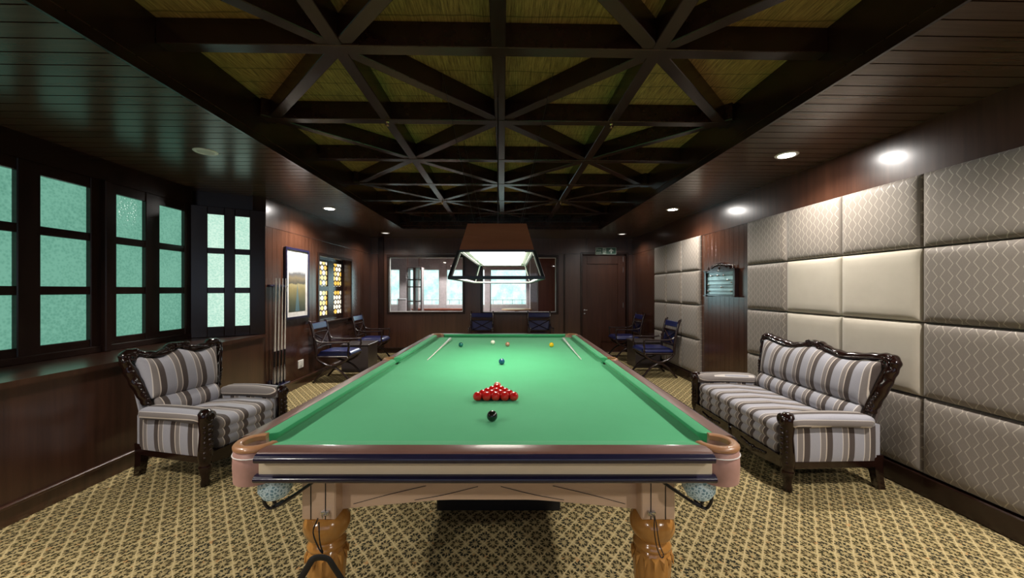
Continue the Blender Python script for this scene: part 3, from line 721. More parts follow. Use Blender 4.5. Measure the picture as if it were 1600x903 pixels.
cue_l = make_cue('cue', 'pale cue lying on the left side of the green baize', 'cue', 'cues lying on the table', 'cue_pale')
cue_w = make_cue('cue', 'cue standing in the wall rack, leftmost of the four', 'cue', 'cues in the wall rack')
cue_l.location = tloc(-0.668, 0.12, ZC + 0.0145); cue_l.rotation_euler = (0, -math.radians(0.375), PI / 2 + TR - math.radians(-1.0))
cue_r = dup(cue_l, tloc(0.735, 0.15, ZC + 0.0145), 0, 'pale cue lying on the right side of the green baize')
cue_r.rotation_euler = (0, -math.radians(0.375), PI / 2 + TR + math.radians(-1.2))
for q in (cue_l, cue_r): q.location.z = ZC + 0.0055

# ------------------------------------------------------------------ table lamp
LX, LY = -0.03, 3.335
la = thing('pendant_lamp', 'long wooden pendant lamp with open metal frame hanging over the snooker table', 'lamp', (LX, LY, 0), TR)
def ring_at(w_, l_, z): return [(-w_ / 2, -l_ / 2, z), (w_ / 2, -l_ / 2, z), (w_ / 2, l_ / 2, z), (-w_ / 2, l_ / 2, z)]
A0 = ring_at(0.625, 1.67, 1.562); A1 = ring_at(0.513, 1.558, 1.745); A2 = ring_at(0.408, 1.45, 1.94)
m = MB(); m.sections([A1, A2, [(x * 0.96, y * 0.985, z - 0.012) for x, y, z in A2], [(x * 0.94, y * 0.98, z + 0.012) for x, y, z in A1]], cap=False)
n_ = len(m.v); m.f.append((4, 5, 6, 7)); m.add([], [])
obj('lamp_shade', m, 'shade_wood', la)
fr = MB(); fi = MB()
for i in range(4):
    j = (i + 1) % 4
    fr.beam(A0[i], A0[j], 0.022, 0.022, 0.002); fr.beam(A1[i], A1[j], 0.016, 0.016, 0.002); fr.beam(A0[i], A1[i], 0.020, 0.020, 0.002, up=(1, 0, 0.1))
    ins = lambda p_: (p_[0] - 0.013 * (1 if p_[0] > 0 else -1), p_[1] - 0.013 * (1 if p_[1] > 0 else -1), p_[2] + 0.004)
    fi.beam(ins(A0[i]), ins(A0[j]), 0.008, 0.016, 0.001); fi.beam(ins(A0[i]), ins(A1[i]), 0.010, 0.010, 0.001, up=(1, 0, 0.1)); fi.beam(ins(A1[i]), ins(A1[j]), 0.006, 0.010, 0.001)
fo = obj('lamp_frame', fr, 'dark_metal', la); obj('frame_lining', fi, 'white_metal', fo)
obj('reflector', MB().box((-0.24, -0.765, 1.757), (0.24, 0.765, 1.765)), 'white_plastic', la)
obj('diffuser', MB().box((-0.195, -0.655, 1.744), (0.195, 0.655, 1.756)), 'lamp_panel', la)
for sx in (-1, 1):
    for sy in (-1, 1):
        obj('suspension_wire', MB().tube([(sx * 0.16, sy * 0.66, 1.93), (sx * 0.40, sy * 0.62, ZT - 0.004)], 0.002, 6), 'dark_metal', la)
obj('power_cord', MB().tube([(0, -0.55, 1.93), (0.0, -0.55, ZB + 0.002)], 0.005, 8), 'black', la)

# ------------------------------------------------------------------ striped sofa and armchair
def lobes(prof_pts, x0, x1, round_=0.02, n=3):
    """profile (y, z) swept along x with softened ends"""
    cy = sum(q[0] for q in prof_pts) / len(prof_pts); cz = sum(q[1] for q in prof_pts) / len(prof_pts); rings = []
    stops = [(0, 0.90), (0.25, 0.955), (0.6, 0.99), (1, 1.0)]
    for t, s_ in stops: rings.append([(x0 + t * round_, cy + (y - cy) * s_, cz + (z - cz) * s_) for y, z in prof_pts])
    for t, s_ in stops[::-1]: rings.append([(x1 - t * round_, cy + (y - cy) * s_, cz + (z - cz) * s_) for y, z in prof_pts])
    return MB().sections(rings)
def make_couch(name, label, cat, W, D, loc, rotz, mids):
    t = thing(name, label, cat, loc, rotz)
    hw, hd = W / 2, D / 2; fy = -hd
    ix = hw - 0.15                            # inner face of arms
    # seat: rounded top, front with two seams
    prof = [(fy + 0.035, 0.235)]
    for z0, z1 in ((0.235, 0.315), (0.315, 0.39)):
        for i in range(1, 6):
            q = i / 5; prof.append((fy + 0.035 - 0.022 * math.sin(PI * q), z0 + (z1 - z0) * q))
    for i in range(1, 9):
        a = -PI / 2 * 0.6 + (PI * 0.5 + PI / 2 * 0.6) * i / 8
        prof.append((fy + 0.085 - 0.075 * math.cos(a), 0.425 + 0.055 * math.sin(a)))
    prof += [(fy + 0.30, 0.485), (hd - 0.20, 0.455), (hd - 0.15, 0.44), (hd - 0.15, 0.235)]
    obj('seat_cushion', lobes(prof, -ix - 0.004, ix + 0.004, 0.02), 'stripe_x', t, True, angle=30)
    # lumbar roll and back pad, leaning back
    lean = lambda z: hd - 0.17 + (z - 0.45) * 0.24
    lum = []
    for i in range(14):
        a = 2 * PI * i / 14; z = 0.525 + 0.085 * math.sin(a); lum.append((lean(0.525) - 0.005 - 0.07 * math.cos(a) + 0.24 * (z - 0.525), z))
    obj('lumbar_roll', lobes(lum, -ix + 0.005, ix - 0.005, 0.03), 'stripe_x', t, True, angle=180)
    bw = hw - 0.085
    def topz(u):                            # u in -1..1 crest line of the pad
        return 0.925 + 0.018 * math.cos(2 * PI * abs(u)) + 0.020 * math.exp(-(u / 0.22) ** 2)
    def pad(u, v, side):
        uu = 2 * u - 1; zt = topz(uu) ; z = 0.595 + (zt - 0.595) * v
        wx = (bw - 0.045 + 0.06 * v) * uu
        e = min(min(u, 1 - u) * 2 * bw, min(v, 1 - v) * (zt - 0.595)); tt = min(1, e / 0.10); b_ = math.sqrt(max(0, 1 - (1 - tt) ** 2))
        bb = 0.05 * b_ + 0.025 * math.sin(PI * v) * math.sin(PI * u) ** 0.5
        return (wx, lean(z) - (0.01 + bb if side > 0 else -0.03), z)
    gs = [0, .01, .03, .06, .1, .15, .22, .3, .4, .5, .6, .7, .78, .85, .9, .94, .97, .99, 1]
    obj('back_pad', MB().cushion(lambda u, v, s: pad(gs[round(u * 18)], gs[round(v * 18)], s), 18, 18), 'stripe_x', t, True, angle=180)
    obj('back_cover', MB().cushion(lambda u, v, s: ((bw + 0.02) * (2 * u - 1) * (0.93 + 0.07 * v), lean(0.25 + v * (topz(2 * u - 1) - 0.26)) + (0.035 if s > 0 else 0.055), 0.25 + v * (topz(2 * u - 1) - 0.26)), 12, 6), 'stripe_x', t, True)
    # carved back frame
    fl = lambda x, z, dy=0.0: (x, lean(z) + 0.012 + dy, z)
    half = [fl(hw - 0.115, 0.555), fl(hw - 0.105, 0.62), fl(hw - 0.075, 0.74), fl(hw - 0.045, 0.85), fl(hw - 0.02, 0.93), fl(hw - 0.035, 0.972), fl(hw - 0.10, 0.978), fl(hw * 0.68, 0.958), fl(hw * 0.42, 0.937), fl(hw * 0.20, 0.955), fl(0.05, 0.985)]
    path = smoothpath(half + [(-x, y, z) for x, y, z in half[::-1]], 7)
    NP = len(path); rad = []
    for i in range(NP):
        s_ = min(i, NP - 1 - i) / (NP / 2)
        rad.append((0.030 + 0.016 * math.sin(PI * min(1, s_ / 0.42)) ** 2 + 0.003 * math.sin(i * 1.1), 0.036 + 0.004 * math.sin(i * 0.9)))
    bf = obj('back_frame', MB().tube(path, rad, 14, up=(0, 1, 0)), 'carved', t, True, angle=180)
    m = MB()
    inner = smoothpath([(x * 0.965, y - 0.036, z - 0.012) for x, y, z in half] + [(-x * 0.965, y - 0.036, z - 0.012) for x, y, z in half[::-1]], 7)
    m.tube(inner, 0.009, 8)
    obj('bead', m, 'carved', bf, True, angle=180)
    cz = 0.975
    for sx in (-1, 1):                       # crest scrolls and leaves
        for cx, czz, r0, tn_ in ((0.065, cz, 0.036, 1.6), (hw - 0.06, 0.945, 0.034, 1.5)):
            pts = []
            for i in range(26):
                a = i / 25 * tn_ * 2 * PI; r_ = r0 * (1 - 0.78 * i / 25); x = cx + r_ * math.cos(a + 0.6); z = czz + r_ * math.sin(a + 0.6); pts.append((sx * x, lean(z) - 0.022, z))
            obj('scroll', MB().tube(pts, [0.010 - 0.004 * i / 25 for i in range(26)], 8), 'carved', bf, True, angle=180)
        m = MB()
        for i in range(6):
            x = 0.11 + 0.030 * i; z = 0.965 - 0.006 * i; m.ball((sx * x, lean(z) - 0.022, z), 0.018, (1.35, 0.6, 0.7), 10, 6, Matrix.Rotation(sx * 0.5, 3, 'Y'))
        obj('leaf_carving', m, 'carved', bf, True, angle=180)
        m = MB()
        for i in range(5):
            z = 0.60 + 0.027 * i; x = hw - 0.108 + 0.01 * i; m.ball((sx * x, lean(z) - 0.024, z), 0.015, (0.9, 0.7, 1.3), 10, 6)
        obj('bead_carving', m, 'carved', bf, True, angle=180)
    obj('crest', MB().ball((0, lean(cz) - 0.02, cz + 0.012), 0.026, (0.8, 0.7, 1.1), 12, 8), 'carved', bf, True, angle=180)
    # arms
    for sx in (-1, 1):
        arm = []
        N = 16
        for i in range(N + 1):
            q = i / N; y = fy + 0.03 + (D - 0.23) * q
            s_ = 1.0 if 0.08 < q < 0.96 else 0.80 + 0.2 * (q / 0.08 if q <= 0.08 else (1 - q) / 0.04)
            cx = sx * (hw - 0.075 + 0.015 * (1 - q)); cz_ = 0.515 + 0.012 * math.sin(PI * q)
            rg = []
            for kk in range(16):
                a = 2 * PI * kk / 16; ca, sa = math.cos(a), math.sin(a)
                px = 0.085 * math.copysign(abs(ca) ** 0.7, ca); pz = 0.050 * math.copysign(abs(sa) ** 0.7, sa)
                rg.append((cx + px * s_, y, cz_ + pz * s_))
            arm.append(rg)
        obj('armrest', MB().sections(arm), 'stripe_arm_r' if sx > 0 else 'stripe_arm_l', t, True, angle=180)
        def side(u, v, s):
            y = fy + 0.06 + (D - 0.17) * u; z = 0.215 + 0.27 * v; x = hw - 0.035 - 0.05 * u * 0.6
            bl = 0.016 * (math.sin(PI * u) * math.sin(PI * v)) ** 0.5
            return (sx * (x + (bl if s > 0 else -0.075)), y, z)
        obj('side_panel', MB().cushion(side, 10, 8), 'stripe_y', t, True)
        # front post: carved, with scroll head and turned foot
        px, py = sx * (hw - 0.045), fy + 0.035
        prof = [(0.022, 0.0), (0.030, 0.004), (0.034, 0.03), (0.026, 0.055), (0.032, 0.085), (0.042, 0.125), (0.046, 0.155), (0.034, 0.172), (0.044, 0.19), (0.050, 0.24), (0.044, 0.32), (0.040, 0.40), (0.046, 0.46), (0.054, 0.51), (0.050, 0.55), (0.030, 0.575), (0.004, 0.58)]
        lg = obj('front_post', MB().lathe(prof, 20, (px, py, 0), flute=lambda t_, z: 1 + 0.05 * math.cos(4 * t_) + 0.03 * math.sin(z * 120)), 'carved', t, True, angle=180)
        m = MB()
        pts = []
        for i in range(30):
            a = i / 29 * 1.7 * 2 * PI; r_ = 0.040 * (1 - 0.8 * i / 29); pts.append((px + r_ * math.cos(a + PI / 2), py - 0.046, 0.525 + r_ * math.sin(a + PI / 2)))
        obj('scroll', m.tube(pts, [0.011 - 0.005 * i / 29 for i in range(30)], 8, up=(0, 1, 0)), 'carved', lg, True, angle=180); m = MB()
        for i in range(7):
            z = 0.46 - 0.038 * i; m.ball((px, py - 0.043, z), 0.020, (0.9 - 0.06 * i, 0.55, 1.05), 10, 6)
            for s2 in (-1, 1): m.ball((px + s2 * 0.030, py - 0.028, z - 0.015), 0.015, (0.7, 0.7, 1.1), 8, 6)
        obj('knee_carving', MB().ball((px, py - 0.03, 0.135), 0.026, (1, 0.7, 1), 10, 6), 'carved', lg, True, angle=180)
        obj('post_carving', m, 'carved', lg, True, angle=180)
        # rear leg and side rail
        m = MB(); rings = []
        for z, s_, dy in ((0.0, 0.026, 0.03), (0.10, 0.028, 0.012), (0.20, 0.032, 0.0), (0.26, 0.034, 0.0)):
            x = sx * (hw - 0.095); y = hd - 0.12 + dy; rings.append([(x - s_, y - s_, z), (x + s_, y - s_, z), (x + s_, y + s_, z), (x - s_, y + s_, z)])
        obj('rear_leg', m.sections(rings), 'carved', t)
        obj('side_rail', MB().beam((sx * (hw - 0.055), fy + 0.07, 0.195), (sx * (hw - 0.09), hd - 0.10, 0.195), 0.05, 0.06, 0.008), 'carved', t)
    # front apron with scalloped lower edge and carving
    pts = [(-ix - 0.08, 0.245), (ix + 0.08, 0.245)]; n = 40
    nb = 2 if mids else 1
    for i in range(n + 1):
        u = 1 - 2 * i / n; pts.append((u * (ix + 0.08), 0.165 - 0.035 * abs(math.sin(PI * nb * (u + 1) / 2)) ** 1.5))
    P = pts
    ap = obj('front_rail', MB().add([(u, fy + 0.005, z) for u, z in P] + [(u, fy + 0.045, z) for u, z in P], [[i, (i + 1) % len(P), len(P) + (i + 1) % len(P), len(P) + i] for i in range(len(P))] + [list(range(len(P)))[::-1], list(range(len(P), 2 * len(P)))]), 'carved', t)
    m = MB()
    for b_ in range(nb):
        cx = 0 if nb == 1 else (-0.5 + b_) * (ix + 0.08)
        m = MB(); m.ball((cx, fy + 0.002, 0.175), 0.026, (1, 0.5, 1), 12, 8)
        for sx in (-1, 1):
            for i in range(4):
                m.ball((cx + sx * (0.038 + 0.036 * i), fy + 0.002, 0.178 + 0.006 * i), 0.021 - 0.0015 * i, (1.4, 0.5, 0.75), 10, 6, Matrix.Rotation(sx * -0.4, 3, 'Y'))
        obj('rail_carving', m, 'carved', ap, True, angle=180)
    if mids:
        lg = obj('middle_leg', MB().lathe([(0.020, 0.0), (0.030, 0.004), (0.032, 0.03), (0.022, 0.055), (0.036, 0.10), (0.044, 0.15), (0.036, 0.2), (0.034, 0.25)], 18, (0, fy + 0.03, 0)), 'carved', t, True, angle=180)
    obj('base_cloth', MB().box((-ix, fy + 0.05, 0.19), (ix, hd - 0.14, 0.236)), 'underlay', t)
    return t
make_couch('sofa', 'striped two-seat sofa with carved dark wood frame against the right wall', 'sofa', 1.47, 0.84, (2.49, 3.40, 0), -PI / 2 - math.radians(1.5), True)
make_couch('armchair', 'striped armchair with carved dark wood frame beside the left bay window', 'armchair', 0.82, 0.82, (-2.545, 3.33, 0), PI / 2 - math.radians(12), False)

# ------------------------------------------------------------------ campaign armchairs with side tables
def make_chair(label, padded, grp, loc, rotz):
    t = thing('folding_armchair', label, 'chair', loc, rotz, grp)
    for sx in (-1, 1):
        x = sx * 0.255
        obj('leg', MB().tube(smoothpath([(x, -0.30, 0.004), (x, -0.24, 0.07), (x, -0.13, 0.19), (x, 0.0, 0.245), (x, 0.13, 0.19), (x, 0.24, 0.07), (x, 0.30, 0.004)], 5), (0.020, 0.016), 10), 'chair_wood', t, True, angle=180)
        obj('seat_support', MB().tube(smoothpath([(x, -0.25, 0.405), (x, -0.20, 0.35), (x, -0.10, 0.29), (x, 0.0, 0.268), (x, 0.10, 0.29), (x, 0.20, 0.35), (x, 0.25, 0.405)], 5), (0.020, 0.018), 10), 'chair_wood', t, True, angle=180)
        ar = obj('armrest', MB().tube(smoothpath([(x, 0.29, 0.74), (x, 0.255, 0.68), (x, 0.17, 0.645), (x, 0.0, 0.64), (x, -0.20, 0.645), (x, -0.27, 0.65)], 5), (0.022, 0.014), 10), 'chair_wood', t, True, angle=180)
        obj('arm_post', MB().tube(smoothpath([(x, -0.25, 0.645), (x, -0.262, 0.58), (x, -0.25, 0.50), (x, -0.255, 0.41)], 5), 0.016, 10), 'chair_wood', ar, True, angle=180)
        obj('back_post', MB().tube(smoothpath([(x, 0.25, 0.40), (x, 0.26, 0.55), (x, 0.29, 0.75), (x, 0.335, 0.93), (x, 0.355, 0.965), (x, 0.35, 0.98)], 5), (0.018, 0.022), 10), 'chair_wood', t, True, angle=180)
    obj('seat_frame', MB().box((-0.265, -0.265, 0.395), (0.265, 0.265, 0.425), 0.006), 'chair_wood', t)
    def seat(u, v, s):
        e = min(min(u, 1 - u), min(v, 1 - v)); q = math.sqrt(max(0, 1 - (1 - min(1, e / 0.16)) ** 2))
        return (-0.245 + 0.49 * u, -0.285 + 0.53 * v, 0.45 + 0.055 * q if s > 0 else 0.427)
    obj('seat_cushion', MB().cushion(seat, 14, 14), 'blue_leather', t, True, angle=180)
    yb = lambda z: 0.29 + (z - 0.75) * 0.25
    obj('top_rail', MB().beam((-0.26, yb(0.895), 0.895), (0.26, yb(0.895), 0.895), 0.022, 0.10, 0.008, up=(0, 0.24, 1)), 'blue_leather', t)
    obj('back_rail', MB().beam((-0.25, yb(0.79), 0.79), (0.25, yb(0.79), 0.79), 0.018, 0.028, 0.005), 'chair_wood', t)
    obj('back_rail', MB().beam((-0.25, yb(0.55) + 0.01, 0.55), (0.25, yb(0.55) + 0.01, 0.55), 0.018, 0.028, 0.005), 'chair_wood', t)
    if padded:
        obj('back_pad', MB().beam((-0.235, yb(0.665) + 0.03, 0.665), (0.235, yb(0.665) + 0.03, 0.665), 0.02, 0.23, 0.008, up=(0, 0.2, 1)), 'blue_leather', t)
    for sx in (-1, 1):
        obj('cross_brace', MB().tube([(sx * -0.24, yb(0.56) + 0.004, 0.555), (0, yb(0.67) - 0.004 * sx, 0.665), (sx * 0.24, yb(0.79), 0.785)], (0.014, 0.009), 8), 'chair_wood', t, True)
    obj('stretcher', MB().tube([(-0.255, 0, 0.255), (0.255, 0, 0.255)], 0.014, 8), 'chair_wood', t, True)
    return t
G_CH = 'blue folding armchairs around the room'
c1 = make_chair('open-backed dark armchair with blue seat, left wall, nearer the cue rack', False, G_CH, (-2.725, 6.30, 0), PI / 2)
dup(c1, (-2.725, 7.93, 0), PI / 2, 'open-backed dark armchair with blue seat, left wall, farther from the cue rack')
c3 = make_chair('dark armchair with padded blue back beside the right wall panels', True, G_CH, (2.605, 6.50, 0), -PI / 2)
dup(c3, (2.63, 8.15, 0), -PI / 2, 'dark blue armchair half hidden behind the right side table near the door')
dup(c3, (-0.50, 8.40, 0), 0, 'blue armchair with crossed back slats below the far windows, left one')
dup(c3, (0.82, 8.40, 0), 0, 'blue armchair with crossed back slats below the far windows, right one')
def side_table(loc, label):
    t = thing('side_table', label, 'side table', loc, 0, 'dark side tables between armchairs')
    obj('table_body', MB().box((-0.24, -0.25, 0.0), (0.24, 0.25, 0.475), 0.006), 'grey_laminate', t)
    obj('table_top', MB().box((-0.255, -0.265, 0.476), (0.255, 0.265, 0.50), 0.006), 'grey_laminate', t)
    return t
side_table((-2.68, 7.08, 0), 'dark box side table between the two left armchairs')
side_table((2.74, 7.33, 0), 'dark box side table between the two right armchairs')

# ------------------------------------------------------------------ left wall things
pic = thing('framed_picture', 'tall framed landscape print with white mount on the left wood wall', 'picture', (XL, 5.735, 1.575), 0)
y0, y1, z0, z1 = -0.325, 0.325, -0.525, 0.525
f = MB(); e = 0.035
f.box((0, y0, z0), (0.035, y0 + e, z1), 0.004).box((0, y1 - e, z0), (0.035, y1, z1), 0.004).box((0, y0 + e, z0), (0.035, y1 - e, z0 + e), 0.004).box((0, y0 + e, z1 - e), (0.035, y1 - e, z1), 0.004)
obj('picture_frame', f, 'ebony', pic)
obj('mount', MB().box((0.003, y0 + e, z0 + e), (0.014, y1 - e, z1 - e)), 'white_plastic', pic)
obj('print', MB().box((0.0145, y0 + 0.10, z0 + 0.11), (0.017, y1 - 0.10, z1 - 0.10)), 'print', pic)
rk = thing('cue_rack', 'dark wall rack holding four cues beside the bay window', 'rack', (XL, 5.22, 0), 0)
obj('top_clip', MB().box((0.0, -0.18, 1.52), (0.035, 0.165, 1.55), 0.004).box((0.035, -0.18, 1.522), (0.075, 0.165, 1.532), 0.003), 'ebony', rk)
obj('base_shelf', MB().box((0.0, -0.18, 0.165), (0.11, 0.165, 0.195), 0.006).box((0.0, -0.18, 0.195), (0.02, 0.165, 0.27), 0.004), 'ebony', rk)
cnames = ['leftmost', 'second from left', 'third from left', 'rightmost']
for i in range(4):
    q = cue_w if i == 0 else dup(cue_w, (XL + 0.088, 5.11 + 0.075 * i, 1.635), 0, 'cue standing in the wall rack, %s of the four' % cnames[i], 'cues in the wall rack')
    q.rotation_euler = (0, PI / 2 + math.radians(1.0), 0); q.location.z = 0.1955 + 1.445 * math.cos(math.radians(1.0)); q.location.x = XL + 0.085; q.location.y = 5.09 + 0.075 * i
so = thing('power_socket', 'small white electrical socket low on the left wall under the picture', 'socket', (XL, 5.85, 0.345), 0)
obj('plate', MB().box((0, -0.075, -0.06), (0.010, 0.075, 0.06), 0.003), 'white_plastic', so)
obj('rocker', MB().box((0.010, -0.02, -0.03), (0.014, 0.02, 0.03), 0.0015), 'white_plastic', so)
# leaded amber window set back in the left wall
root = shell('window_9', (XL, 0, 0))
f = MB(); d0, d1 = -0.20, -0.15
ys = [WY0, 6.86, 7.07, 7.30, 7.58, WY1]
f.box((-0.28, WY0, WZ0), (0.03, WY1, WZ0 + 0.03), 0.004)
f.box((-0.3, WY0 - 0.05, WZ0 - 0.05), (0.02, WY1 + 0.05, WZ0), 0.004).box((0, WY0 - 0.05, WZ1), (0.02, WY1 + 0.05, WZ1 + 0.05), 0.004).box((0, WY0 - 0.05, WZ0), (0.02, WY0, WZ1), 0.004).box((0, WY1, WZ0), (0.02, WY1 + 0.05, WZ1), 0.004)
cols = [(6.62, 7.085), (7.32, 7.69)]
xs = [WY0, 6.62, 7.085, 7.32, 7.69, WY1]
for i in range(0, 6, 2): f.box((d0, xs[i], WZ0 + 0.03), (d1, xs[i + 1], WZ1), 0.004)
for a, b in cols:
    f.box((d0, a, WZ0 + 0.03), (d1, b, WZ0 + 0.12), 0.003).box((d0, a, 1.46), (d1, b, 1.55), 0.003).box((d0, a, 1.99), (d1, b, WZ1), 0.003)
obj('window_frame', f, 'frame_wood', root)
for a, b in cols:
    for c, d in ((WZ0 + 0.12, 1.46), (1.55, 1.99)):
        obj('pane', MB().box((d0 + 0.02, a, c), (d0 + 0.028, b, d)), 'amber', root)
struct('wall_left_recess', MB().box((XL - 0.32, WY0 - 0.1, WZ0 - 0.1), (XL - 0.301, WY1 + 0.1, WZ1 + 0.1)), 'frame_wood')

# ------------------------------------------------------------------ scoreboard on the right wall
sb = thing('scoreboard', 'wall-mounted snooker scoreboard with carved dark frame and brass sliders', 'scoreboard', (XR, 5.20, 1.58), 0)
obj('board', MB().box((-0.030, -0.33, -0.16), (-0.002, 0.33, 0.155), 0.002), 'slate', sb)
f = MB()
for s_ in (-1, 1):
    f.box((-0.055, s_ * 0.35 - 0.022, -0.18), (0, s_ * 0.35 + 0.022, 0.175), 0.004)
    for z in (-0.185, 0.175): f.box((-0.068, s_ * 0.35 - 0.038, z - 0.010), (0, s_ * 0.35 + 0.038, z + 0.010), 0.004)
    f.lathe([(0.014, 0.185), (0.018, 0.20), (0.008, 0.212), (0.014, 0.225), (0.002, 0.24)], 12, (-0.03, s_ * 0.30, 0))
f.box((-0.050, -0.33, -0.185), (0, 0.33, -0.160), 0.003).box((-0.050, -0.33, 0.150), (0, 0.33, 0.180), 0.003)
obj('frame', f, 'carved', sb)
P = [(-0.24, 0.18)] + [(0.24 * math.sin(t), 0.19 + 0.085 * math.cos(t) ** 1.0 + 0.008 * math.cos(6 * t)) for t in [(-PI / 2 + PI * i / 20) for i in range(21)]] + [(0.24, 0.18)]
m = MB(); m.prism(P, 0, -0.045, -0.005)
for i in range(9):
    t = -1.2 + 2.4 * i / 8; m.ball((-0.046, 0.19 * math.sin(t), 0.195 + 0.055 * math.cos(t)), 0.018, (0.5, 1.2, 0.8), 10, 6)
m.ball((-0.046, 0, 0.205), 0.022, (0.5, 1, 1), 10, 6)
obj('crest', m, 'carved', sb, True)
for z in (0.105, 0.035, -0.025, -0.06, -0.115):
    obj('slider_bar', MB().tube([(-0.036, -0.325, z), (-0.036, 0.325, z)], 0.0035, 8), 'dark_metal', sb, True)
for y, z in ((0.22, 0.105), (0.05, 0.105), (-0.10, 0.105), (-0.19, 0.035), (0.29, -0.025), (-0.05, -0.06), (0.29, -0.115), (-0.27, -0.115), (-0.28, 0.0), (0.02, 0.165)):
    obj('slider_knob', MB().ball((-0.042, y, z), 0.013, (1, 1, 1), 12, 8), 'steel', sb, True, angle=180)

# ------------------------------------------------------------------ exit sign
es = thing('exit_sign', 'green emergency exit sign with running figure and up arrow above the door', 'sign', (2.425, YF - 0.012, 2.405), 0)
obj('sign_board', MB().box((-0.245, -0.012, -0.082), (0.245, 0.006, 0.082), 0.003), 'sign_white', es)
obj('sign_face', MB().box((-0.236, -0.014, -0.072), (0.236, -0.0115, 0.072), 0.001), 'sign_green', es)
text_mesh('lettering', 'Fire', 0.072, 'sign_white', es, (-0.225, -0.0145, 0.012), (PI / 2, 0, 0), 0.001)
text_mesh('lettering', 'exit', 0.072, 'sign_white', es, (-0.225, -0.0145, -0.055), (PI / 2, 0, 0), 0.001)
obj('pictogram_panel', MB().box((-0.075, -0.0165, -0.070), (-0.01, -0.0135, 0.070)).box((0.0, -0.0165, -0.072), (0.006, -0.0135, 0.072)), 'sign_white', es)
m = MB().ball((-0.040, -0.017, 0.045), 0.012, (1, 0.3, 1), 12, 8)
for p_, q_ in (((-0.040, 0.030), (-0.046, -0.010)), ((-0.040, 0.028), (-0.020, 0.010)), ((-0.040, 0.028), (-0.062, 0.014)), ((-0.046, -0.010), (-0.026, -0.028)), ((-0.026, -0.028), (-0.030, -0.055)), ((-0.046, -0.010), (-0.058, -0.034)), ((-0.058, -0.034), (-0.070, -0.046))):
    m.tube([(p_[0], -0.017, p_[1]), (q_[0], -0.017, q_[1])], 0.006, 8)
obj('running_figure', m, 'sign_green', es)
ar = [(0.125, 0.055), (0.185, 0.0), (0.165, -0.018), (0.140, 0.004), (0.140, -0.055), (0.110, -0.055), (0.110, 0.004), (0.085, -0.018), (0.065, 0.0)]
m = MB(); m.add([(x, -0.0165, z) for x, z in ar] + [(x, -0.0135, z) for x, z in ar], [[i, (i + 1) % 9, 9 + (i + 1) % 9, 9 + i] for i in range(9)] + [list(range(9)), list(range(9, 18))[::-1]])
obj('arrow', m, 'sign_white', es)

# ------------------------------------------------------------------ air vent on the far fascia
av = thing('air_vent', 'long dark slotted air vent in the far edge of the ceiling recess', 'air vent', (0, TY1, 0), 0)
obj('vent_frame', MB().box((-1.85, -0.016, 2.835), (1.75, 0, 2.85), 0.002).box((-1.85, -0.016, 2.955), (1.75, 0, 2.97), 0.002).box((-1.86, -0.016, 2.835), (-1.85, 0, 2.97)).box((1.75, -0.016, 2.835), (1.76, 0, 2.97)), 'dark_metal', av)
m = MB()
for i in range(5): m.beam((-1.85, -0.010, 2.862 + 0.02 * i), (1.75, -0.010, 2.862 + 0.02 * i), 0.014, 0.002)
obj('louvre', m, 'dark_metal', av)
for i in range(10):
    x = -1.6 + 0.35 * i; obj('divider', MB().box((x - 0.006, -0.018, 2.85), (x + 0.006, -0.002, 2.955)), 'black_metal', av)

# ------------------------------------------------------------------ downlights
def downlight(x, y, on, label, watts=DOWN_W, lens=None):
    t = thing('downlight', label, 'ceiling light', (x, y, ZS), 0, 'recessed downlights in the plank soffit')
    obj('trim_ring', MB().lathe([(0.062, -0.001), (0.065, -0.006), (0.085, -0.006), (0.092, 0.0)], 32, cap=False), 'white_metal', t, True)
    obj('lens', MB().lathe([(0.0005, -0.004), (0.064, -0.004)], 32, cap=False), lens or ('lens_on' if on else 'lens_off'), t)
    if on:
        l = bpy.data.lights.new('spot_light', 'SPOT'); l.energy = watts; l.spot_size = math.radians(150); l.spot_blend = 0.6; l.shadow_soft_size = 0.06; l.color = (1.0, 0.92, 0.82)
        o = bpy.data.objects.new('spot_light', l); COL.objects.link(o); o.parent = t; o.location = (0, 0, -0.02)
downlight(2.56, 3.35, True, 'lit downlight in the right soffit above the sofa', 125)
downlight(2.56, 5.65, True, 'lit downlight in the right soffit before the scoreboard', 125)
downlight(2.58, 8.15, True, 'lit downlight in the right soffit near the door', 60, 'lens_dim')
downlight(-2.63, 3.38, False, 'unlit white downlight in the left soffit above the bay window')
downlight(-2.61, 5.70, True, 'lit downlight in the left soffit above the framed picture', 260)
downlight(-2.53, 8.12, True, 'lit downlight in the far left corner of the soffit', 90, 'lens_dim')
downlight(2.56, 1.05, True, 'added unseen downlight in the right soffit behind the viewer', 250)  # this pair is added out of view to light camera-facing surfaces
downlight(-2.63, 1.05, True, 'added unseen downlight in the left soffit behind the viewer', 215)
downlight(2.56, -1.25, True, 'added unseen downlight at the rear end of the right soffit', 260)  # rear pair, likewise added unseen for the camera-facing sides
downlight(-2.63, -1.25, True, 'added unseen downlight at the rear end of the left soffit', 260)
for x, y, lab in ((CX - S, YK[5], 'small sprinkler head under the left ceiling beam crossing, nearer'), (CX + S, YK[5], 'small sprinkler head under the right ceiling beam crossing, nearer'),
                  (CX - S, YK[8], 'small sprinkler head under the left ceiling beam crossing, farther'), (CX + S, YK[8], 'small sprinkler head under the right ceiling beam crossing, farther')):
    o = obj('sprinkler_head', MB().lathe([(0.012, 0), (0.014, -0.006), (0.006, -0.012), (0.005, -0.03), (0.014, -0.033), (0.013, -0.036)], 14), 'brass', None, True, (x, y, ZB + 0.001)); tag(o, lab, 'sprinkler', 'sprinkler heads on the ceiling beams')

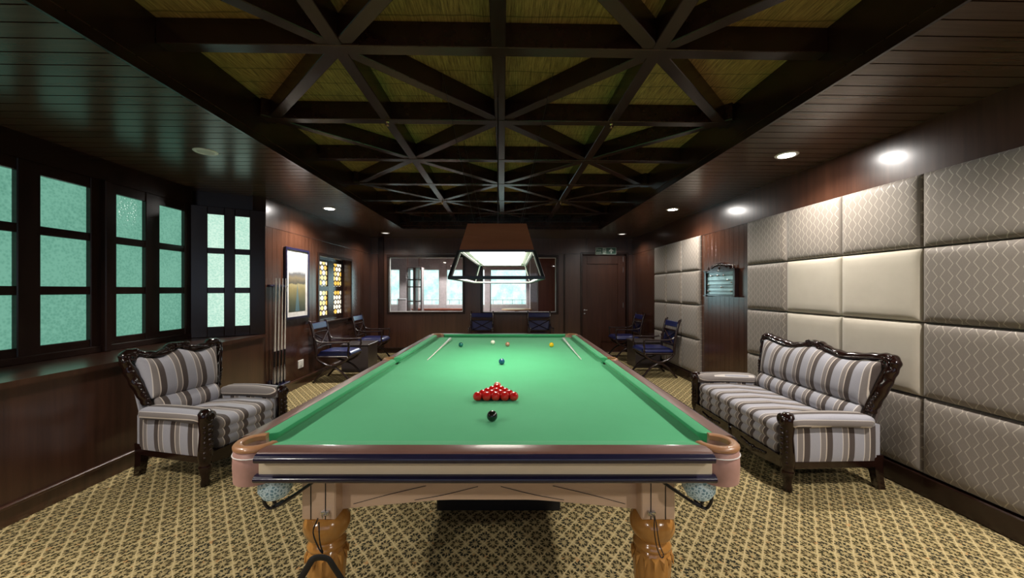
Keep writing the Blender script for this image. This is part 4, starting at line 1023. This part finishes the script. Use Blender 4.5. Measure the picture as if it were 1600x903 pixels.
# ------------------------------------------------------------------ room seen through the far windows
AY = 12.5
struct('floor_annex', MB().box((-5.5, YF + 0.16, -0.1), (3.4, AY + 0.3, 0)), 'red_wood')
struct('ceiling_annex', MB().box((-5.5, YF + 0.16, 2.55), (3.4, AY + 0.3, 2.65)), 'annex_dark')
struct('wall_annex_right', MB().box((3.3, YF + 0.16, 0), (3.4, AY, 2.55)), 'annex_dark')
struct('wall_annex_left', MB().box((-5.5, YF + 0.16, 0), (-5.4, AY, 2.55)), 'annex_wall')
m = MB().box((-5.5, AY, 0), (3.4, AY + 0.15, 0.98)).box((-5.5, AY, 2.17), (3.4, AY + 0.15, 2.55))
for a, b in ((-5.5, -3.95), (-3.42, -3.17), (-2.96, -2.80), (-2.12, -1.90), (-1.34, -1.30), (-0.62, -0.45), (0.77, 3.4)): m.box((a, AY - 0.05, 0), (b, AY + 0.15, 2.55))
struct('wall_annex_far', m, 'annex_wall')
for n, (a, b) in enumerate(((-3.95, -3.42), (-3.17, -2.96), (-2.80, -2.12), (-1.90, -1.34), (-1.30, -0.62), (-0.45, 0.77))):
    root = shell('window_%d' % (10 + n), (0, AY, 0))
    obj('pane', MB().box((a, 0.08, 0.98), (b, 0.10, 2.17)), 'pane_boosted' if a == -1.30 else 'pane_garden', root)  # one pane made brighter to feed the reflection on the scoreboard wall
    obj('window_frame', MB().box((a, 0.02, 0.98), (a + 0.03, 0.08, 2.17)).box((b - 0.03, 0.02, 0.98), (b, 0.08, 2.17)).box((a + 0.03, 0.02, 2.14), (b - 0.03, 0.08, 2.17)).box((a + 0.03, 0.02, 0.98), (b - 0.03, 0.08, 1.01)), 'white_metal', root)
    rl_ = MB().tube([(a + 0.03, 0.05, 1.15), (b - 0.03, 0.05, 1.15)], 0.006, 6)
    x = a + 0.1
    while x < b - 0.05: rl_.tube([(x, 0.05, 1.0), (x, 0.05, 1.15)], 0.006, 6); x += 0.32
    obj('railing', rl_, 'dark_metal', root)
ct = thing('counter', 'reddish wood counter below the bright windows of the room beyond', 'counter', (-2.0, AY - 0.5, 0), 0)
obj('counter_body', MB().box((-0.85, -0.2, 0), (0.95, 0.2, 0.86), 0.006), 'red_wood', ct)
obj('counter_top', MB().box((-0.88, -0.23, 0.86), (0.98, 0.23, 0.90), 0.008), 'red_wood', ct)
sh = thing('display_shelf', 'tall open display shelf with dark uprights in the room beyond', 'shelf', (-2.47, 10.6, 0), 0)
for x in (-0.19, 0.0, 0.19): obj('upright', MB().box((x - 0.018 if x else x - 0.035, -0.15, 0), (x + 0.018 if x else x + 0.035, 0.15, 2.1), 0.003), 'annex_dark', sh)
for z in (0.75, 1.15, 1.55, 1.75, 2.08): obj('shelf_board', MB().box((-0.2, -0.15, z), (0.2, 0.15, z + 0.03), 0.003), 'annex_dark', sh)
sc_ = thing('side_cabinet', 'narrow pale cabinet by the far left window of the room beyond', 'cabinet', (-3.0, 11.2, 0), 0)
obj('cabinet_body', MB().box((-0.09, -0.15, 0), (0.16, 0.15, 1.2), 0.006), 'annex_wall', sc_)
obj('cabinet_top', MB().box((-0.10, -0.16, 1.2), (0.17, 0.16, 1.225), 0.005), 'white_metal', sc_)
struct('wall_partition', MB().box((0.95, 10.3, 0), (1.75, 10.38, 2.55), 0.006), 'red_wood')
struct('trim_4', MB().box((0.72, 10.28, 0), (0.94, 10.42, 2.55), 0.01), 'annex_wall')
rt = thing('round_table', 'round tan-topped table just behind the right far window', 'table', (0.36, 10.35, 0), 0)
obj('table_top', MB().lathe([(0.40, 0.925), (0.42, 0.935), (0.42, 0.955), (0.40, 0.962)], 40), 'tan_top', rt, True)
obj('pedestal', MB().lathe([(0.25, 0), (0.25, 0.02), (0.05, 0.06), (0.04, 0.5), (0.06, 0.925)], 24), 'annex_dark', rt, True)
t = thing('downlight', 'lit round downlight on the ceiling of the room beyond', 'ceiling light', (-1.58, 10.5, 2.55), 0, 'downlights of the room beyond')
obj('trim_ring', MB().lathe([(0.062, -0.001), (0.065, -0.006), (0.085, -0.006), (0.092, 0.0)], 32, cap=False), 'white_metal', t, True)
obj('lens', MB().lathe([(0.0005, -0.004), (0.064, -0.004)], 32, cap=False), 'lens_on', t)
l = bpy.data.lights.new('spot_light', 'SPOT'); l.energy = 380; l.spot_size = 2.6; l.shadow_soft_size = 0.06
o = bpy.data.objects.new('spot_light', l); COL.objects.link(o); o.parent = t; o.location = (0, 0, -0.02)
